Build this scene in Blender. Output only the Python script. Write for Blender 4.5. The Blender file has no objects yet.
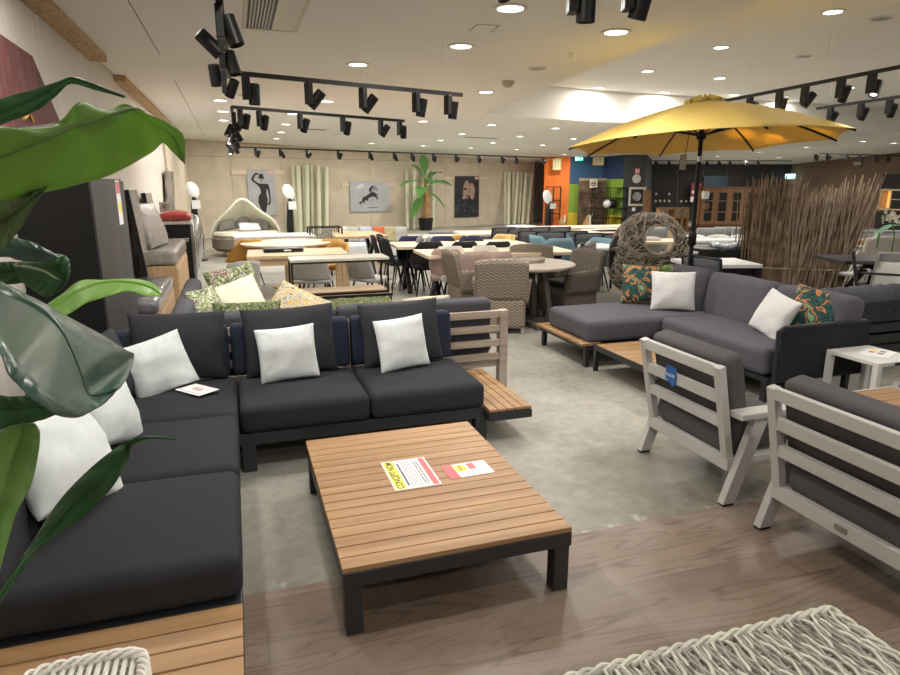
import bpy, bmesh, math, random
from mathutils import Vector, Matrix, Euler, noise
PI = math.pi
R = math.radians
sc = bpy.context.scene
col = sc.collection
# ---------------------------------------------------------------- camera
CAM_H = 1.70; FPX = 640.0
PITCH = math.atan((337.5 - 183.0) / FPX)
YAW = math.atan((450 - 232) * math.cos(PITCH) / FPX)
cam_d = bpy.data.cameras.new('camera'); cam = bpy.data.objects.new('camera', cam_d)
col.objects.link(cam); sc.camera = cam
cam_d.sensor_width = 36.0; cam_d.lens = 36.0 * FPX / 900.0
cam_d.clip_start = 0.05; cam_d.clip_end = 200
cam.location = (0, 0, CAM_H)
cam.rotation_euler = (PI/2 - PITCH, 0, -YAW)
# ---------------------------------------------------------------- world and exposure
sc.view_settings.view_transform = 'Standard'; sc.view_settings.look = 'None'
sc.view_settings.gamma = 1.0; sc.view_settings.use_curve_mapping = False
sc.view_settings.exposure = 0.0
w = bpy.data.worlds.new('world'); sc.world = w; w.use_nodes = True
w.node_tree.nodes['Background'].inputs[0].default_value = (1.0, 0.95, 0.88, 1)
w.node_tree.nodes['Background'].inputs[1].default_value = 0.20
DOWN_W = 16      # power of each recessed ceiling light
SPOT_W = 26.0      # power of each track spotlight
# ---------------------------------------------------------------- pixel -> world helpers
def ray(x, y):
    d = Vector(((x - 450)/FPX, 1.0, -(y - 337.5)/FPX))
    c, s = math.cos(PITCH), math.sin(PITCH)
    v = Vector((d.x, d.y*c + d.z*s, -d.y*s + d.z*c))
    c, s = math.cos(YAW), math.sin(YAW)
    return Vector((v.x*c + v.y*s, -v.x*s + v.y*c, v.z))
O = Vector((0, 0, CAM_H))
def at(x, y, z=0.0):
    r = ray(x, y); return O + r*((z - CAM_H)/r.z)
def atY(x, y, Y):
    r = ray(x, y); return O + r*(Y/r.y)
def atX(x, y, X):
    r = ray(x, y); return O + r*(X/r.x)
def ceil_at(x, y):
    """the flat ceiling, and beyond 20.5 m its slope down to the far walls"""
    r = ray(x, y); rf = r.x*math.sin(YAW)+r.y*math.cos(YAW); t = (3.0-CAM_H)/r.z
    if t*rf > 20.5: t = (3.0-CAM_H+0.05*20.5)/(r.z+0.05*rf)
    return O + r*t
def atd(x, y, d):
    return O + ray(x, y)*d
def atP(x, y, p, n):
    r = ray(x, y); return O + r*((p - O).dot(n)/r.dot(n))
# ---------------------------------------------------------------- materials
def mat(name, c, rough=0.6, metal=0.0, var=0.0, vscale=8.0, bump=0.0, bscale=60.0, spec=0.5, stretch=(1,1,1), c2=None, emit=0.0, sheen=0.0, alpha=1.0, trans=0.0, coat=0.0):
    m = bpy.data.materials.new(name); m.use_nodes = True
    nt = m.node_tree; b = nt.nodes['Principled BSDF']
    b.inputs['Base Color'].default_value = (*c, 1); b.inputs['Roughness'].default_value = rough
    b.inputs['Metallic'].default_value = metal; b.inputs['Specular IOR Level'].default_value = spec
    b.inputs['Coat Weight'].default_value = coat
    if sheen: b.inputs['Sheen Weight'].default_value = sheen
    if trans: b.inputs['Transmission Weight'].default_value = trans
    b.inputs['Alpha'].default_value = alpha
    if emit:
        b.inputs['Emission Color'].default_value = (*c, 1); b.inputs['Emission Strength'].default_value = emit
    tc = nt.nodes.new('ShaderNodeTexCoord'); mp = nt.nodes.new('ShaderNodeMapping')
    mp.inputs['Scale'].default_value = stretch
    nt.links.new(tc.outputs['Object'], mp.inputs[0])
    if var or c2:
        n = nt.nodes.new('ShaderNodeTexNoise'); n.inputs['Scale'].default_value = vscale; n.inputs['Detail'].default_value = 5
        nt.links.new(mp.outputs[0], n.inputs['Vector'])
        cr = nt.nodes.new('ShaderNodeValToRGB')
        cr.color_ramp.elements[0].position = 0.35; cr.color_ramp.elements[1].position = 0.65
        if c2 is None: c2 = tuple(min(1, x*(1+var)) for x in c); c = tuple(x*(1-var) for x in c)
        cr.color_ramp.elements[0].color = (*c, 1); cr.color_ramp.elements[1].color = (*c2, 1)
        nt.links.new(n.outputs['Fac'], cr.inputs[0]); nt.links.new(cr.outputs[0], b.inputs['Base Color'])
    if bump:
        n2 = nt.nodes.new('ShaderNodeTexNoise'); n2.inputs['Scale'].default_value = bscale; n2.inputs['Detail'].default_value = 3
        nt.links.new(mp.outputs[0], n2.inputs['Vector'])
        bp = nt.nodes.new('ShaderNodeBump'); bp.inputs['Strength'].default_value = bump; bp.inputs['Distance'].default_value = 0.01
        nt.links.new(n2.outputs['Fac'], bp.inputs['Height']); nt.links.new(bp.outputs[0], b.inputs['Normal'])
    return m
def wood(name, a, b_, axis=0, scale=14, rough=0.5, bump=0.15):
    st = [1, 1, 1]; st[axis] = 0.06
    return mat(name, a, rough, c2=b_, vscale=scale, stretch=tuple(st), bump=bump, bscale=scale*2.5)
def wicker(name, a, b_, scale=1.0, rough=0.7):
    m = bpy.data.materials.new(name); m.use_nodes = True
    nt = m.node_tree; b = nt.nodes['Principled BSDF']; b.inputs['Roughness'].default_value = rough; N = nt.nodes.new; Lk = nt.links.new
    tc = N('ShaderNodeTexCoord'); sp = N('ShaderNodeSeparateXYZ'); Lk(tc.outputs['Object'], sp.inputs[0])
    def mth(op, x, y=None):
        n = N('ShaderNodeMath'); n.operation = op
        for i, q in enumerate((x, y)):
            if q is None: continue
            if isinstance(q, (int, float)): n.inputs[i].default_value = q
            else: Lk(q, n.inputs[i])
        return n.outputs[0]
    h = mth('ADD', sp.outputs['X'], sp.outputs['Y']); k = 2*PI/0.030*scale
    sz = mth('MULTIPLY', sp.outputs['Z'], k*0.9); sh = mth('MULTIPLY', h, k*0.45)
    w1 = mth('ABSOLUTE', mth('SINE', sz)); row = mth('SIGN', mth('SINE', sz)); w2 = mth('MULTIPLY', mth('SINE', sh), row)
    w2b = mth('ADD', mth('MULTIPLY', w2, 0.38), 0.62); hg = mth('MULTIPLY', w1, w2b)
    nz = N('ShaderNodeTexNoise'); nz.inputs['Scale'].default_value = 40; Lk(tc.outputs['Object'], nz.inputs['Vector'])
    f = mth('MULTIPLY', hg, mth('ADD', nz.outputs['Fac'], 0.5))
    cr = N('ShaderNodeValToRGB'); cr.color_ramp.elements[0].position = 0.05; cr.color_ramp.elements[1].position = 0.75
    cr.color_ramp.elements[0].color = (*b_, 1); cr.color_ramp.elements[1].color = (*a, 1)
    Lk(f, cr.inputs[0]); Lk(cr.outputs[0], b.inputs['Base Color'])
    bp = N('ShaderNodeBump'); bp.inputs['Strength'].default_value = 0.7; bp.inputs['Distance'].default_value = 0.006
    Lk(hg, bp.inputs['Height']); Lk(bp.outputs[0], b.inputs['Normal'])
    return m
def pattern(name, cols, scale=9.0, rough=0.8):
    m = bpy.data.materials.new(name); m.use_nodes = True
    nt = m.node_tree; b = nt.nodes['Principled BSDF']; b.inputs['Roughness'].default_value = rough
    tc = nt.nodes.new('ShaderNodeTexCoord')
    n = nt.nodes.new('ShaderNodeTexNoise'); n.inputs['Scale'].default_value = scale; n.inputs['Detail'].default_value = 2; n.inputs['Distortion'].default_value = 2.0
    nt.links.new(tc.outputs['Object'], n.inputs['Vector'])
    cr = nt.nodes.new('ShaderNodeValToRGB'); cr.color_ramp.interpolation = 'CONSTANT'
    k = len(cols)
    for i, c in enumerate(cols):
        p = 0.30 + 0.40*i/(k)
        if i < 2: e = cr.color_ramp.elements[i]; e.position = 0 if i == 0 else p
        else: e = cr.color_ramp.elements.new(p)
        e.color = (*c, 1)
    nt.links.new(n.outputs['Fac'], cr.inputs[0]); nt.links.new(cr.outputs[0], b.inputs['Base Color'])
    return m
def leafmat(name, a, b_, rough=0.35, tl=0.35, scale=30, tcol=None):
    m = mat(name, a, rough, c2=b_, vscale=scale, stretch=(1,1,1), bump=0.25, bscale=50)
    nt = m.node_tree; b = nt.nodes['Principled BSDF']; out = nt.nodes['Material Output']
    tr = nt.nodes.new('ShaderNodeBsdfTranslucent'); tr.inputs[0].default_value = (*(tcol or tuple(min(1, x*1.8) for x in b_)), 1)
    mx = nt.nodes.new('ShaderNodeMixShader'); mx.inputs[0].default_value = tl
    nt.links.new(b.outputs[0], mx.inputs[1]); nt.links.new(tr.outputs[0], mx.inputs[2]); nt.links.new(mx.outputs[0], out.inputs['Surface'])
    return m
M = {}
M['char'] = mat('charcoal_fabric', (0.029,0.030,0.035), 0.92, var=0.10, vscale=220, bump=0.30, bscale=420, spec=0.25)
M['char_p'] = mat('charcoal_pillow_fabric', (0.036,0.036,0.043), 0.88, var=0.10, vscale=220, bump=0.30, bscale=420, spec=0.3)
M['navy'] = mat('navy_fabric', (0.030,0.037,0.062), 0.9, var=0.1, vscale=150, bump=0.2, bscale=300, spec=0.25)
M['greyfab'] = mat('grey_fabric', (0.105,0.105,0.120), 0.92, var=0.12, vscale=200, bump=0.3, bscale=400, spec=0.25)
M['slate'] = mat('slate_fabric', (0.084,0.085,0.100), 0.92, var=0.1, vscale=200, bump=0.2, bscale=400, spec=0.25)
M['rsofa'] = mat('mottled_grey_fabric', (0.105,0.103,0.122), 0.92, var=0.2, vscale=160, bump=0.3, bscale=350, spec=0.25)
M['taupecush'] = mat('taupe_grey_fabric', (0.10,0.092,0.096), 0.92, var=0.1, vscale=200, bump=0.3, bscale=400, spec=0.25)
M['white_f'] = mat('white_cushion_fabric', (0.72,0.77,0.78), 0.9, var=0.03, vscale=30, bump=0.2, bscale=25, spec=0.2)
M['blackmetal'] = mat('anthracite_metal', (0.022,0.024,0.028), 0.45, 0.0, bump=0.05, bscale=300)
M['black'] = mat('black_lacquer', (0.006,0.006,0.007), 0.45, spec=0.35)
M['greymetal'] = mat('light_grey_metal', (0.52,0.51,0.49), 0.45, bump=0.04, bscale=300)
M['whitemetal'] = mat('white_metal', (0.75,0.75,0.73), 0.4)
M['teak'] = wood('teak_slats', (0.30,0.165,0.072), (0.43,0.26,0.125), 0, 16)
M['teakdark'] = mat('slat_gap', (0.10,0.055,0.03), 0.8)
M['taupewood'] = wood('taupe_frame', (0.36,0.29,0.23), (0.50,0.42,0.35), 0, 20)
M['oak'] = wood('oak', (0.52,0.36,0.20), (0.66,0.48,0.30), 0, 12)
M['oakpale'] = wood('pale_oak', (0.66,0.53,0.38), (0.78,0.65,0.49), 0, 12)
M['oakbox'] = wood('box_oak', (0.42,0.28,0.15), (0.55,0.38,0.22), 2, 12)
M['brownwood'] = wood('brown_wood', (0.20,0.10,0.045), (0.30,0.16,0.08), 2, 12)
M['greywood'] = wood('weathered_wood', (0.30,0.26,0.21), (0.42,0.37,0.31), 0, 18)
M['wicker'] = wicker('brown_wicker', (0.40,0.33,0.26), (0.10,0.075,0.055), 1.0)
M['wickerdark'] = wicker('dark_wicker', (0.22,0.18,0.15), (0.05,0.04,0.03), 1.0)
M['paper'] = mat('paper', (0.85,0.85,0.85), 0.6)
M['lamp'] = mat('lamp_glow', (1.0,0.97,0.9), 0.5, emit=9.0)
M['lampring'] = mat('lamp_ring', (0.75,0.72,0.66), 0.4)
M['yellow'] = mat('yellow_print', (0.85,0.78,0.12), 0.6)
M['red'] = mat('red_print', (0.70,0.16,0.18), 0.6)
M['ink'] = mat('black_ink', (0.02,0.02,0.02), 0.6)
M['greyink'] = mat('grey_ink', (0.22,0.23,0.28), 0.6)
M['blue'] = mat('blue_tag', (0.03,0.13,0.40), 0.5)
# ---------------------------------------------------------------- mesh builder
class MB:
    def __init__(s): s.v = []; s.f = []; s.mi = []; s.cur = 0
    def add(s, vs, fs):
        o = len(s.v); s.v += [tuple(v) for v in vs]
        for f in fs: s.f.append(tuple(o + i for i in f)); s.mi.append(s.cur)
        return s
    def box(s, x0, y0, z0, x1, y1, z1, T=None):
        vs = [Vector((x, y, z)) for z in (z0, z1) for x, y in ((x0,y0),(x1,y0),(x1,y1),(x0,y1))]
        if T is not None: vs = [T @ v for v in vs]
        return s.add(vs, [(3,2,1,0),(4,5,6,7),(0,1,5,4),(1,2,6,5),(2,3,7,6),(3,0,4,7)])
    def cbox(s, c, sz, T=None):
        return s.box(c[0]-sz[0]/2, c[1]-sz[1]/2, c[2]-sz[2]/2, c[0]+sz[0]/2, c[1]+sz[1]/2, c[2]+sz[2]/2, T)
    def bar(s, p, q, w, h, up=(0,0,1)):
        p = Vector(p); q = Vector(q); d = (q-p).normalized(); up = Vector(up)
        if abs(d.dot(up)) > 0.98: up = Vector((0,1,0))
        a = d.cross(up).normalized(); b = a.cross(d).normalized()
        vs = []
        for e in (p, q):
            for i, j in ((-1,-1),(1,-1),(1,1),(-1,1)): vs.append(e + a*(w/2*i) + b*(h/2*j))
        return s.add(vs, [(0,1,2,3),(7,6,5,4),(0,4,5,1),(1,5,6,2),(2,6,7,3),(3,7,4,0)])
    def tube(s, pts, r, n=8, closed=False):
        pts = [Vector(p) for p in pts]; k = len(pts); rr = r if isinstance(r, (list, tuple)) else [r]*k
        vs = []; a = None
        for i, p in enumerate(pts):
            if closed: d = (pts[(i+1) % k] - pts[i-1])
            else: d = pts[min(i+1, k-1)] - pts[max(i-1, 0)]
            d = d.normalized() if d.length else Vector((0,0,1))
            if a is None:
                a = d.cross(Vector((0,0,1)) if abs(d.z) < 0.9 else Vector((1,0,0))).normalized()
            else:
                a = (a - d*a.dot(d)); a = a.normalized() if a.length > 1e-6 else d.cross(Vector((0.3,0.5,0.8))).normalized()
            b = d.cross(a)
            for j in range(n): t = 2*PI*j/n; vs.append(p + (a*math.cos(t) + b*math.sin(t))*rr[i])
        fs = []
        for i in range(k if closed else k-1):
            i2 = (i+1) % k
            for j in range(n): fs.append((i*n+j, i*n+(j+1) % n, i2*n+(j+1) % n, i2*n+j))
        if not closed: fs += [tuple(range(n-1, -1, -1)), tuple((k-1)*n + j for j in range(n))]
        return s.add(vs, fs)
    def lathe(s, prof, n=24, c=(0,0,0), T=None, sx=1, sy=1):
        vs = []; k = len(prof)
        for r, z in prof:
            for j in range(n):
                t = 2*PI*j/n; v = Vector((c[0]+r*sx*math.cos(t), c[1]+r*sy*math.sin(t), c[2]+z)); vs.append(T @ v if T is not None else v)
        fs = [(i*n+j, i*n+(j+1) % n, (i+1)*n+(j+1) % n, (i+1)*n+j) for i in range(k-1) for j in range(n)]
        fs += [tuple(range(n-1,-1,-1)), tuple((k-1)*n+j for j in range(n))]
        return s.add(vs, fs)
    def prism(s, poly, z0, z1, T=None):
        k = len(poly); vs = [Vector((x, y, z)) for z in (z0, z1) for x, y in poly]
        if T is not None: vs = [T @ v for v in vs]
        return s.add(vs, [tuple(range(k-1,-1,-1)), tuple(range(k, 2*k))] + [(i, (i+1) % k, k+(i+1) % k, k+i) for i in range(k)])
    def grid(s, fn, nu, nv, wrapu=False):
        vs = [fn(i/(nu if wrapu else nu-1), j/(nv-1)) for i in range(nu) for j in range(nv)]
        fs = [(i*nv+j, ((i+1) % nu)*nv+j, ((i+1) % nu)*nv+j+1, i*nv+j+1) for i in range(nu if wrapu else nu-1) for j in range(nv-1)]
        return s.add(vs, fs)
    def xf(s, T): s.v = [tuple(T @ Vector(v)) for v in s.v]; return s
    def build(s, name, m, parent=None, smooth=False, bevel=0.0, loc=None, rot=None, solid=0.0, seg=2, merge=False):
        me = bpy.data.meshes.new(name); me.from_pydata(s.v, [], s.f)
        ms = m if isinstance(m, (list, tuple)) else [m]
        for q in ms: me.materials.append(q)
        me.polygons.foreach_set('material_index', s.mi)
        bm = bmesh.new(); bm.from_mesh(me)
        if merge: bmesh.ops.remove_doubles(bm, verts=bm.verts, dist=1e-5)
        bmesh.ops.recalc_face_normals(bm, faces=bm.faces)
        bm.to_mesh(me); bm.free()
        if smooth:
            me.polygons.foreach_set('use_smooth', [True]*len(me.polygons))
            if smooth != 'all':
                try: me.set_sharp_from_angle(angle=R(40))
                except Exception: pass
        o = bpy.data.objects.new(name, me); col.objects.link(o)
        if parent is not None: o.parent = parent
        if loc is not None: o.location = loc
        if rot is not None: o.rotation_euler = rot
        if solid:
            md = o.modifiers.new('solid', 'SOLIDIFY'); md.thickness = solid; md.offset = 0
        if bevel:
            md = o.modifiers.new('bevel', 'BEVEL'); md.width = bevel; md.segments = seg; md.limit_method = 'ANGLE'
        return o
def empty(name, loc=(0,0,0), rz=0.0, rot=None):
    o = bpy.data.objects.new(name, None); col.objects.link(o); o.location = loc; o.rotation_euler = rot or (0,0,rz)
    o.empty_display_size = 0.1; return o
def tag(o, label=None, cat=None, group=None, kind=None):
    if label: o['label'] = label
    if cat: o['category'] = cat
    if group: o['group'] = group
    if kind: o['kind'] = kind
    return o
def thing(name, label, cat, loc=(0,0,0), rz=0.0, group=None, rot=None):
    return tag(empty(name, loc, rz, rot), label, cat, group)
def dup(root, loc, rz=None, label=None, group=None, rot=None):
    r = root.copy(); col.objects.link(r); r.location = loc
    if rz is not None: r.rotation_euler = (0,0,rz)
    if rot is not None: r.rotation_euler = rot
    if label: r['label'] = label
    if group: r['group'] = group
    for ch in list(root.children):
        c = ch.copy(); col.objects.link(c); c.parent = r
        for g in ch.children:
            d = g.copy(); col.objects.link(d); d.parent = c
    return r
class Kind:
    """first use places the source itself, later uses copies of it"""
    def __init__(s, root): s.root = root; s.used = False; s.root.location = (0,0,-50)
    def put(s, loc, rz=0.0, label=None, group=None, rot=None, mats=None):
        if not s.used:
            s.used = True; r = s.root; r.location = loc; r.rotation_euler = rot or (0,0,rz)
            if label: r['label'] = label
            if group: r['group'] = group
        else: r = dup(s.root, loc, rz if rot is None else None, label, group, rot)
        return r
def struct(o): o['kind'] = 'structure'; return o
ORD = ['first','second','third','fourth','fifth','sixth','seventh','eighth','ninth','tenth','eleventh','twelfth','thirteenth','fourteenth','fifteenth','sixteenth','seventeenth','eighteenth','nineteenth','twentieth']
def TR(loc, rx=0, ry=0, rz=0): return Matrix.Translation(loc) @ Euler((rx,ry,rz)).to_matrix().to_4x4()
def rbox(sx, sy, sz, r, m=10, crown=0.0, front_puff=0.0, seed=0, wr=0.0):
    """soft upholstered block centred on its base"""
    b = MB()
    def par(L):
        h = L/2; q = [0, 0.3, 0.65, 1.0]
        e = [-h + r*t for t in q]; mid = [(-h+r) + (L-2*r)*i/m for i in range(1, m)]
        return e + mid + [-t for t in reversed(e)]
    X, Y, Z = par(sx), par(sy), par(sz)
    def pt(x, y, z):
        p = Vector((x, y, z)); inn = Vector((max(-sx/2+r, min(sx/2-r, x)), max(-sy/2+r, min(sy/2-r, y)), max(-sz/2+r, min(sz/2-r, z))))
        d = p - inn
        if d.length > 1e-9: p = inn + d.normalized()*r
        u, v = 2*p.x/sx, 2*p.y/sy
        if z >= sz/2 - r: p.z += crown*(1-u*u)*(1-v*v)
        ww = 2*p.z/sz
        if front_puff: p.y += front_puff*(1-u*u)*(1-ww*ww)*(1 if p.y > 0 else -1)*(abs(v)**4)
        if wr: p += Vector((0,0,1))*wr*noise.noise(Vector((p.x*5+seed, p.y*5, p.z*3)))
        return (p.x, p.y, p.z + sz/2)
    for A, B, fn in ((X, Y, lambda a, b_: pt(a, b_, sz/2)), (X, Y, lambda a, b_: pt(a, b_, -sz/2)),
                     (X, Z, lambda a, b_: pt(a, sy/2, b_)), (X, Z, lambda a, b_: pt(a, -sy/2, b_)),
                     (Y, Z, lambda a, b_: pt(sx/2, a, b_)), (Y, Z, lambda a, b_: pt(-sx/2, a, b_))):
        na, nb = len(A), len(B)
        b.add([fn(a, c) for a in A for c in B], [(i*nb+j, (i+1)*nb+j, (i+1)*nb+j+1, i*nb+j+1) for i in range(na-1) for j in range(nb-1)])
    return b
def pillow(w, h, t, seed=0, wr=0.012, n=22, pinch=0.055, pw=0.42):
    """scatter cushion: x width, z height (base at z=0), y thickness"""
    b = MB(); rnd = random.Random(seed); off = rnd.random()*50
    def fn(sgn):
        def f(u, v):
            a = math.sin((u-0.5)*PI)*0.5 + (u-0.5)  ; a = max(-1, min(1, a)); c = math.sin((v-0.5)*PI)*0.5 + (v-0.5)
            x = w/2*a*(1 - pinch*(1-c*c)*abs(a)); z = h/2*c*(1 - pinch*(1-a*a)*abs(c))
            e = max(0, (1-a*a)*(1-c*c))
            y = t/2*(e**pw)
            rad = math.atan2(c, a)
            k = (abs(a)**3 + abs(c)**3)*e**0.4
            y += wr*(noise.noise(Vector((x*9+off, z*9, sgn*3))) + 1.4*k*noise.noise(Vector((rad*5+off, 2*(a*a+c*c), sgn*7))))*min(1, e*6)
            return (x, sgn*y, z + h/2)
        return f
    b.grid(fn(1), n, n); b.grid(fn(-1), n, n)
    return b
def cushion(name, label, cat, w, h, t, m, loc, tilt=0, yaw=0, roll=0, seed=0, group=None, **k):
    o = pillow(w, h, t, seed, **k).build(name, m, smooth='all', merge=True)
    o.location = loc; o.rotation_euler = (Euler((0,0,yaw)).to_matrix() @ Euler((tilt,0,0)).to_matrix() @ Euler((0,roll,0)).to_matrix()).to_euler()
    return tag(o, label, cat, group)
def text(name, s, size, m, parent, loc, rot=(0,0,0), sx=1.0, bold=False, shear=0.0, align='CENTER'):
    cu = bpy.data.curves.new(name, 'FONT'); cu.body = s; cu.size = size; cu.align_x = align; cu.align_y = 'CENTER'; cu.shear = shear
    if bold: cu.offset = size*0.02
    tmp = bpy.data.objects.new(name, cu); col.objects.link(tmp)
    dg = bpy.context.evaluated_depsgraph_get()
    me = bpy.data.meshes.new_from_object(tmp.evaluated_get(dg)); bpy.data.objects.remove(tmp); bpy.data.curves.remove(cu)
    me.name = name; me.materials.clear(); me.materials.append(m)
    o = bpy.data.objects.new(name, me); col.objects.link(o); o.parent = parent; o.location = loc; o.rotation_euler = rot; o.scale = (sx,1,1)
    return o
# ================================================================ STRUCTURE
CZ = 3.0; CZ2 = 3.64
m_wallL = mat('white_panelling', (0.66,0.62,0.56), 0.75, var=0.05, vscale=3, stretch=(1,6,0.3))
def groove(m, axis='Y', scale=1.6):
    nt = m.node_tree; b = nt.nodes['Principled BSDF']
    tc = nt.nodes.new('ShaderNodeTexCoord'); w_ = nt.nodes.new('ShaderNodeTexWave'); w_.bands_direction = axis; w_.wave_profile = 'SAW'
    w_.inputs['Scale'].default_value = scale; nt.links.new(tc.outputs['Object'], w_.inputs['Vector'])
    cr = nt.nodes.new('ShaderNodeValToRGB'); cr.color_ramp.elements[0].position = 0.0; cr.color_ramp.elements[0].color = (0.4,0.4,0.4,1)
    cr.color_ramp.elements[1].position = 0.04; cr.color_ramp.elements[1].color = (1,1,1,1)
    nt.links.new(w_.outputs['Fac'], cr.inputs[0])
    bp = nt.nodes.new('ShaderNodeBump'); bp.inputs['Strength'].default_value = 0.9; bp.inputs['Distance'].default_value = 0.01
    nt.links.new(cr.outputs[0], bp.inputs['Height']); nt.links.new(bp.outputs[0], b.inputs['Normal'])
groove(m_wallL, 'Y', 1.3)
m_wallB = mat('chipboard_wall', (0.60,0.525,0.41), 0.85, var=0.07, vscale=2.5, bump=0.1, bscale=90)
m_ceil = mat('ceiling_paint', (0.86,0.84,0.79), 0.9, var=0.015, vscale=0.6)
m_osb = mat('osb_board', (0.42,0.27,0.14), 0.8, c2=(0.62,0.43,0.25), vscale=26, stretch=(1,0.5,1), bump=0.2)
# concrete
m_con = bpy.data.materials.new('concrete_floor'); m_con.use_nodes = True
def concrete(m):
    nt = m.node_tree; b = nt.nodes['Principled BSDF']; N = nt.nodes.new; Lk = nt.links.new
    tc = N('ShaderNodeTexCoord')
    n1 = N('ShaderNodeTexNoise'); n1.inputs['Scale'].default_value = 1.1; n1.inputs['Detail'].default_value = 7; n1.inputs['Roughness'].default_value = 0.6
    n2 = N('ShaderNodeTexNoise'); n2.inputs['Scale'].default_value = 14; n2.inputs['Detail'].default_value = 6
    Lk(tc.outputs['Object'], n1.inputs['Vector']); Lk(tc.outputs['Object'], n2.inputs['Vector'])
    cr = N('ShaderNodeValToRGB'); e = cr.color_ramp.elements
    e[0].position = 0.30; e[0].color = (0.18,0.172,0.14,1); e[1].position = 0.62; e[1].color = (0.39,0.38,0.33,1)
    q = e.new(0.45); q.color = (0.30,0.29,0.25,1)
    Lk(n1.outputs['Fac'], cr.inputs[0])
    mx = N('ShaderNodeMixRGB'); mx.blend_type = 'OVERLAY'; mx.inputs[0].default_value = 0.35
    Lk(cr.outputs[0], mx.inputs[1]); Lk(n2.outputs['Fac'], mx.inputs[2])
    # worn pale scuffs close to the timber floor
    sp = N('ShaderNodeSeparateXYZ'); Lk(tc.outputs['Object'], sp.inputs[0])
    n3 = N('ShaderNodeTexNoise'); n3.inputs['Scale'].default_value = 3.5; n3.inputs['Detail'].default_value = 8; n3.inputs['Roughness'].default_value = 0.7
    Lk(tc.outputs['Object'], n3.inputs['Vector'])
    a = N('ShaderNodeMath'); a.operation = 'MULTIPLY_ADD'; a.inputs[1].default_value = 0.9; Lk(n3.outputs['Fac'], a.inputs[0]); 
    s_ = N('ShaderNodeMapRange'); s_.inputs[1].default_value = 2.45; s_.inputs[2].default_value = 3.0; s_.inputs[3].default_value = 0.18; s_.inputs[4].default_value = -0.25
    Lk(sp.outputs['Y'], s_.inputs[0]); Lk(s_.outputs[0], a.inputs[2])
    cr2 = N('ShaderNodeValToRGB'); cr2.color_ramp.elements[0].position = 0.57; cr2.color_ramp.elements[1].position = 0.66
    Lk(a.outputs[0], cr2.inputs[0])
    mx2 = N('ShaderNodeMixRGB'); mx2.inputs[2].default_value = (0.50,0.49,0.46,1); Lk(cr2.outputs[0], mx2.inputs[0]); Lk(mx.outputs[0], mx2.inputs[1])
    st_ = N('ShaderNodeMapRange'); st_.inputs[1].default_value = 2.5; st_.inputs[2].default_value = 3.7; st_.inputs[3].default_value = 0.85; st_.inputs[4].default_value = 0.0
    Lk(sp.outputs['Y'], st_.inputs[0]); n5 = N('ShaderNodeTexNoise'); n5.inputs['Scale'].default_value = 1.7; n5.inputs['Detail'].default_value = 6; Lk(tc.outputs['Object'], n5.inputs['Vector'])
    m6 = N('ShaderNodeMath'); m6.operation = 'MULTIPLY'; Lk(st_.outputs[0], m6.inputs[0]); Lk(n5.outputs['Fac'], m6.inputs[1])
    m7 = N('ShaderNodeMath'); m7.operation = 'MULTIPLY'; m7.inputs[1].default_value = 1.6; m7.use_clamp = True; Lk(m6.outputs[0], m7.inputs[0])
    m8 = N('ShaderNodeMixRGB'); m8.blend_type = 'MULTIPLY'; m8.inputs[2].default_value = (0.50,0.47,0.42,1); Lk(m7.outputs[0], m8.inputs[0]); Lk(mx.outputs[0], m8.inputs[1]); Lk(m8.outputs[0], mx2.inputs[1])
    Lk(mx2.outputs[0], b.inputs['Base Color'])
    rr = N('ShaderNodeMapRange'); rr.inputs[3].default_value = 0.28; rr.inputs[4].default_value = 0.5; Lk(n1.outputs['Fac'], rr.inputs[0]); Lk(rr.outputs[0], b.inputs['Roughness'])
    bp = N('ShaderNodeBump'); bp.inputs['Strength'].default_value = 0.12; bp.inputs['Distance'].default_value = 0.01; Lk(n2.outputs['Fac'], bp.inputs['Height']); Lk(bp.outputs[0], b.inputs['Normal'])
concrete(m_con)
m_tim = bpy.data.materials.new('timber_floor'); m_tim.use_nodes = True
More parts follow.
